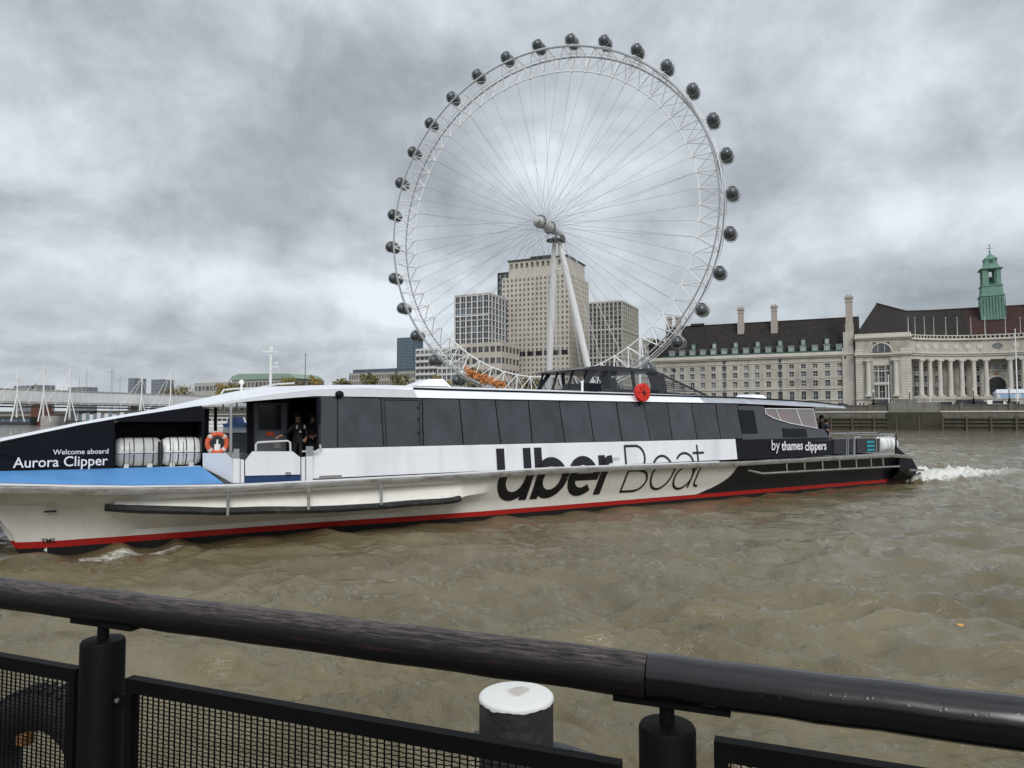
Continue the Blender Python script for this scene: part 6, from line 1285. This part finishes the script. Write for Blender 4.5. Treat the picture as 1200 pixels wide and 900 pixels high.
# ------------------------------------------------------------------ FOREGROUND: pier rail
RL = np.array([-1.77, 2.46, 2.61]); RR = np.array([1.01, 1.40, 2.61]); rd = (RR - RL); RLEN = float(np.linalg.norm(rd)); rd /= RLEN; RA = math.atan2(rd[1], rd[0])
rn = np.array([rd[1], -rd[0], 0])     # toward the camera
def rx(u):      # distance along the rail of an image column
    r = ray(u, 780); M_ = np.array([[rd[0], -r[0]], [rd[1], -r[1]]]); return float(np.linalg.solve(M_, -RL[:2])[0])
rail = thing('pier_railing', 'dark pier railing with round worn handrail, stout posts and wire mesh panels in the foreground', 'railing', RL * np.array([1, 1, 0]) + np.array([0, 0, 1.45]), RA)
ZR = 2.61 - 1.45
def rail_material():
    m_ = bpy.data.materials.new('worn_shaded_handrail'); m_.use_nodes = True; nt = m_.node_tree; L = nt.links; b = nt.nodes['Principled BSDF']
    tc = nd(nt, 'ShaderNodeTexCoord'); sp = nd(nt, 'ShaderNodeSeparateXYZ'); L.new(tc.outputs['Object'], sp.inputs[0])
    def noise(sc, det, x, yz, rough=.65):
        mp = nd(nt, 'ShaderNodeMapping'); mp.inputs['Scale'].default_value = (x, yz, yz); L.new(tc.outputs['Object'], mp.inputs[0])
        n = nd(nt, 'ShaderNodeTexNoise', ins={'Scale': sc, 'Detail': det, 'Roughness': rough}); L.new(mp.outputs[0], n.inputs['Vector']); return n.outputs[0]
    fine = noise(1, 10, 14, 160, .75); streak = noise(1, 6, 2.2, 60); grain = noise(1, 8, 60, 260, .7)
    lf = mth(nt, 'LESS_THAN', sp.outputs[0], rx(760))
    top = mth(nt, 'MULTIPLY', mth(nt, 'ADD', mth(nt, 'SUBTRACT', sp.outputs[2], ZR + .014), mth(nt, 'MULTIPLY', mth(nt, 'SUBTRACT', streak, .5), .10)), 26.0, clamp=True)  # wear kept to the upper half; shaded underside painted near black
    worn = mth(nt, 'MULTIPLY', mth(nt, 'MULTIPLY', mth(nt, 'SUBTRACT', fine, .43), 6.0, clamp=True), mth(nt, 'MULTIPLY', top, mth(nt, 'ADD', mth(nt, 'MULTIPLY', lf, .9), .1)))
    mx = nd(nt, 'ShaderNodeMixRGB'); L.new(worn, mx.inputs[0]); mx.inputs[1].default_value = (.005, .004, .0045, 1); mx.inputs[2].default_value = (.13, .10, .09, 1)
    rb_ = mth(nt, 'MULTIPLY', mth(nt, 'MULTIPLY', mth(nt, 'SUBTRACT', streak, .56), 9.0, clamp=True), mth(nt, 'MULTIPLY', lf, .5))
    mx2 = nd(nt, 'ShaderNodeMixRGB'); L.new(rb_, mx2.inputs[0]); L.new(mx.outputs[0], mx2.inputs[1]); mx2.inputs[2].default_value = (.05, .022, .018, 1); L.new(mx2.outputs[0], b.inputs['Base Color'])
    v = nd(nt, 'ShaderNodeTexVoronoi', ins={'Scale': 70.0, 'Randomness': 1.0}); L.new(tc.outputs['Object'], v.inputs['Vector'])
    dr = mth(nt, 'MULTIPLY', mth(nt, 'MULTIPLY', mth(nt, 'SUBTRACT', .30, v.outputs['Distance']), 6.0, clamp=True), mth(nt, 'GREATER_THAN', streak, .46))
    L.new(mth(nt, 'ADD', mth(nt, 'MULTIPLY', grain, mth(nt, 'ADD', mth(nt, 'MULTIPLY', lf, .45), .12)), .18), b.inputs['Roughness'])
    b.inputs['Specular IOR Level'].default_value = .3; L.new(mth(nt, 'SUBTRACT', .55, mth(nt, 'MULTIPLY', lf, .45)), b.inputs['Coat Weight']); b.inputs['Coat IOR'].default_value = 1.5; L.new(mth(nt, 'ADD', mth(nt, 'MULTIPLY', grain, mth(nt, 'MULTIPLY', lf, .5)), .13), b.inputs['Coat Roughness'])
    bp = nd(nt, 'ShaderNodeBump', ins={'Strength': .45, 'Distance': .003}); L.new(mth(nt, 'ADD', mth(nt, 'MULTIPLY', mth(nt, 'ADD', fine, grain), mth(nt, 'ADD', mth(nt, 'MULTIPLY', lf, .6), .08)), mth(nt, 'MULTIPLY', dr, .12)), bp.inputs['Height']); L.new(bp.outputs[0], b.inputs['Normal']); L.new(bp.outputs[0], b.inputs['Coat Normal'])
    return m_
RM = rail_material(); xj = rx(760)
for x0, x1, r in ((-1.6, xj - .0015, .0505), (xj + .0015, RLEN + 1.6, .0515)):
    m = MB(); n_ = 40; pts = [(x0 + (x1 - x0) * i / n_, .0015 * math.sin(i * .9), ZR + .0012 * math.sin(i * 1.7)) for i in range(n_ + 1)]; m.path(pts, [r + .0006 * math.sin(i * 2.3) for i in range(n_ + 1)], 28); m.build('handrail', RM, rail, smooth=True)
for u in (120, 781):
    x = rx(u); m = MB(); m.box(x - .12, x + .14, -.022, .022, ZR - .060, ZR - .040); m.build('saddle_plate', BLACKM, rail)
    m = MB(); m.lathe([(.017, ZR - .105), (.017, ZR - .055)], (x, 0, 0), n=16); m.build('post_neck', BLACKM, rail)
    m = MB(); m.lathe([(.064, -.4), (.064, ZR - .112), (.060, ZR - .104), (.02, ZR - .100)], (x, 0, 0), n=32); m.build('post', BLACKM, rail, smooth=True)
ZF = 2.405 - 1.45; ZL = ZF - .80
def mesh_panel(x0, x1, ZF=ZF):
    ZL = ZF - .80
    f = rail; bw = .028
    for a in ((x0, x1, -.016, .016, ZF - bw * 1.5, ZF), (x0, x1, -.016, .016, ZL, ZL + bw), (x0, x0 + bw, -.0155, .0155, ZL + bw, ZF - bw * 1.5), (x1 - bw, x1, -.0155, .0155, ZL + bw, ZF - bw * 1.5)): m = MB(); m.box(*a); m.build('panel_frame', BLACKM, f)
    m = MB(); x = x0 + bw + .006; z0, z1 = ZL + bw, ZF - bw * 1.5; g = .0218
    while x < x1 - bw: m.box(x - .0016, x + .0016, -.002, .002, z0, z1); x += g
    z = z1 - .006; row = 0
    while z > z0:       # woven flat wires, slightly wavy
        nx = int((x1 - x0 - 2 * bw) / (g / 2)); top = []; 
        pts = [(x0 + bw + i * g / 2, (.0022 if (i + row) % 2 else -.0022), z + .0008 * math.sin(i * 1.2 + row)) for i in range(nx + 1)]
        a = [(p[0], p[1] - .001, p[2] - .0013) for p in pts]; b = [(p[0], p[1] - .001, p[2] + .0013) for p in pts]; c = [(p[0], p[1] + .001, p[2] + .0013) for p in pts]; d = [(p[0], p[1] + .001, p[2] - .0013) for p in pts]
        m.grid([a, b, c, d, a]); z -= .0120; row += 1
    m.build('wire_mesh', BLACKM, f, kind='stuff', normals=False)
mesh_panel(rx(152), rx(727)); mesh_panel(-1.2, rx(93)); mesh_panel(rx(836), RLEN + 1.2, 2.492 - 1.45)
for u0, u1 in ((93, 108), (130, 152), (727, 758), (806, 836)):
    xa, xb = rx(u0), rx(u1); m = MB(); m.box(xa - .002, xb + .002, -.006, .006, ZF - .10, ZF - .055) if u0 < 700 else m.box(xa - .002, xb + .002, -.006, .006, ZF - .075, ZF - .055); m.build('bracket', BLACKM, rail)
    m = MB(); m.lathe([(.007, -.012), (.007, -.006)], ((xa + xb) / 2, 0, ZF - .075), 'y', 8); m.build('bolt', STEEL, rail)
m = MB(); q0 = RL + rd * -3 + rn * 3.0; q1 = RL + rd * (RLEN + 3) + rn * 3.0; q2 = RL + rd * (RLEN + 3) - rn * .12; q3 = RL + rd * -3 - rn * .12
m.hexa([(*p[:2], z) for z in (1.0, 1.56) for p in (q0, q1, q2, q3)]); struct('pier_deck', m, mat('dark_deck_boards', (.06, .055, .05), .8, var=.2, scale=3))
# mooring pile with white painted cap and rubber collar
q_ = P(605, 814, 3.45); pile = thing('mooring_pile', 'black mooring pile with chipped white painted top just beyond the mesh panel', 'mooring pile', (q_[0], q_[1], -.5))
zt = q_[2] + .5; r = .176
m = MB(); m.lathe([(r, -3), (r, zt - .035), (r - .006, zt - .02)], n=40); m.build('pile_shaft', RUBBER, pile, smooth=True)
cpm = bpy.data.materials.new('chipped_white_cap'); cpm.use_nodes = True; nt = cpm.node_tree; b = nt.nodes['Principled BSDF']; tc = nd(nt, 'ShaderNodeTexCoord'); nn = nd(nt, 'ShaderNodeTexNoise', ins={'Scale': 14.0, 'Detail': 6.0}); nt.links.new(tc.outputs['Object'], nn.inputs['Vector'])
sp = nd(nt, 'ShaderNodeSeparateXYZ'); nt.links.new(tc.outputs['Object'], sp.inputs[0]); cxy = nd(nt, 'ShaderNodeCombineXYZ'); nt.links.new(sp.outputs[0], cxy.inputs[0]); nt.links.new(sp.outputs[1], cxy.inputs[1]); ln = nd(nt, 'ShaderNodeVectorMath', operation='DISTANCE'); nt.links.new(cxy.outputs[0], ln.inputs[0]); ln.inputs[1].default_value = (.015, .035, 0)
st = mth(nt, 'MULTIPLY', mth(nt, 'SUBTRACT', mth(nt, 'ADD', mth(nt, 'MULTIPLY', ln.outputs['Value'], -11), 1.15), mth(nt, 'MULTIPLY', nn.outputs[0], 1.0)), 5.0, clamp=True)
mx = nd(nt, 'ShaderNodeMixRGB'); nt.links.new(mth(nt, 'MULTIPLY', st, .55), mx.inputs[0]); mx.inputs[1].default_value = (.74, .74, .70, 1); mx.inputs[2].default_value = (.33, .24, .17, 1); nt.links.new(mx.outputs[0], b.inputs['Base Color']); b.inputs['Roughness'].default_value = .5
m = MB(); N_ = 72; g_ = random.Random(2); ed = [.008 + .0022 * math.sin(i * .7) + .0012 * math.sin(i * 1.9 + 1) + .002 * g_.random() + (.003 if i in (46, 47) else 0) for i in range(N_)]
ringo = lambda rr, f: [(rr * math.cos(2 * PI * i / N_), rr * math.sin(2 * PI * i / N_), f(i % N_)) for i in range(N_ + 1)]
m.grid([[(0, 0, zt + .004)] * (N_ + 1), ringo(r - .02, lambda i: zt + .004), ringo(r - .004, lambda i: zt), ringo(r + .0025, lambda i: zt - .008), ringo(r + .0025, lambda i: zt - .01 - ed[i])]); m.build('painted_cap', cpm, pile, smooth=True)
fn = thing('rubber_fender_bar', 'rough grey rubber fender bar lying behind the white-topped pile', 'fender', (q_[0], q_[1], 1.40), RA + .02)
m = MB(); m.path([(x, .23 + .01 * math.sin(x * 9), .14 + .012 * math.sin(x * 14)) for x in np.linspace(-.31, .33, 24)], .035, 10); m.build('bar', mat('weathered_rubber', (.07, .075, .085), .9, var=.4, scale=25, bump=.8, bscale=60), fn, smooth=True)
m = MB()
for x in (-.2, .22): m.tube((x, .23, .12), (x, .05, .02), .012, n=6)
m.build('bracket', LOCK, fn)
q_ = P(52, 898, 3.0); ty = thing('tyre_fender', 'old black tyre fender hanging beyond the left mesh panel', 'tyre', q_, RA + .15)
m = MB(); torus(m, (0, 0, 0), .235, .085, n=48, k=14); m.build('tyre', RUBBER, ty, smooth=True)
m = MB()
for i in range(40): a = 2 * PI * i / 40; m.tube((math.cos(a) * .318, -.05, math.sin(a) * .318), (math.cos(a) * .318, .05, math.sin(a) * .318), .009, n=5)
m.build('tread', RUBBER, ty, kind='stuff')
m = MB(); m.box(-.04, -.0, -.1, -.05, .12, .16); m.build('rope_knot', mat('orange_rope', (.4, .18, .05), .9), ty)
# floating leaf
q_ = P(1121, 743, 1); r = ray(1121, 743); kk = -EYE / r[2]; q_ = EYEP + r * kk; lf = thing('floating_leaf', 'small orange leaf floating on the brown water at the right', 'leaf', (q_[0], q_[1], .12)); m = MB(); m.add([(0, 0, .02), (.05, .03, .03), (.12, .0, .02), (.06, -.04, .0), (.03, -.03, .01)], [(0, 1, 2, 3, 4)]); m.build('blade', mat('leaf_orange', (.6, .3, .08), .7), lf); MB().tube((0, 0, .02), (-.04, 0, .02), .004, n=4).build('stem', BARK, lf)
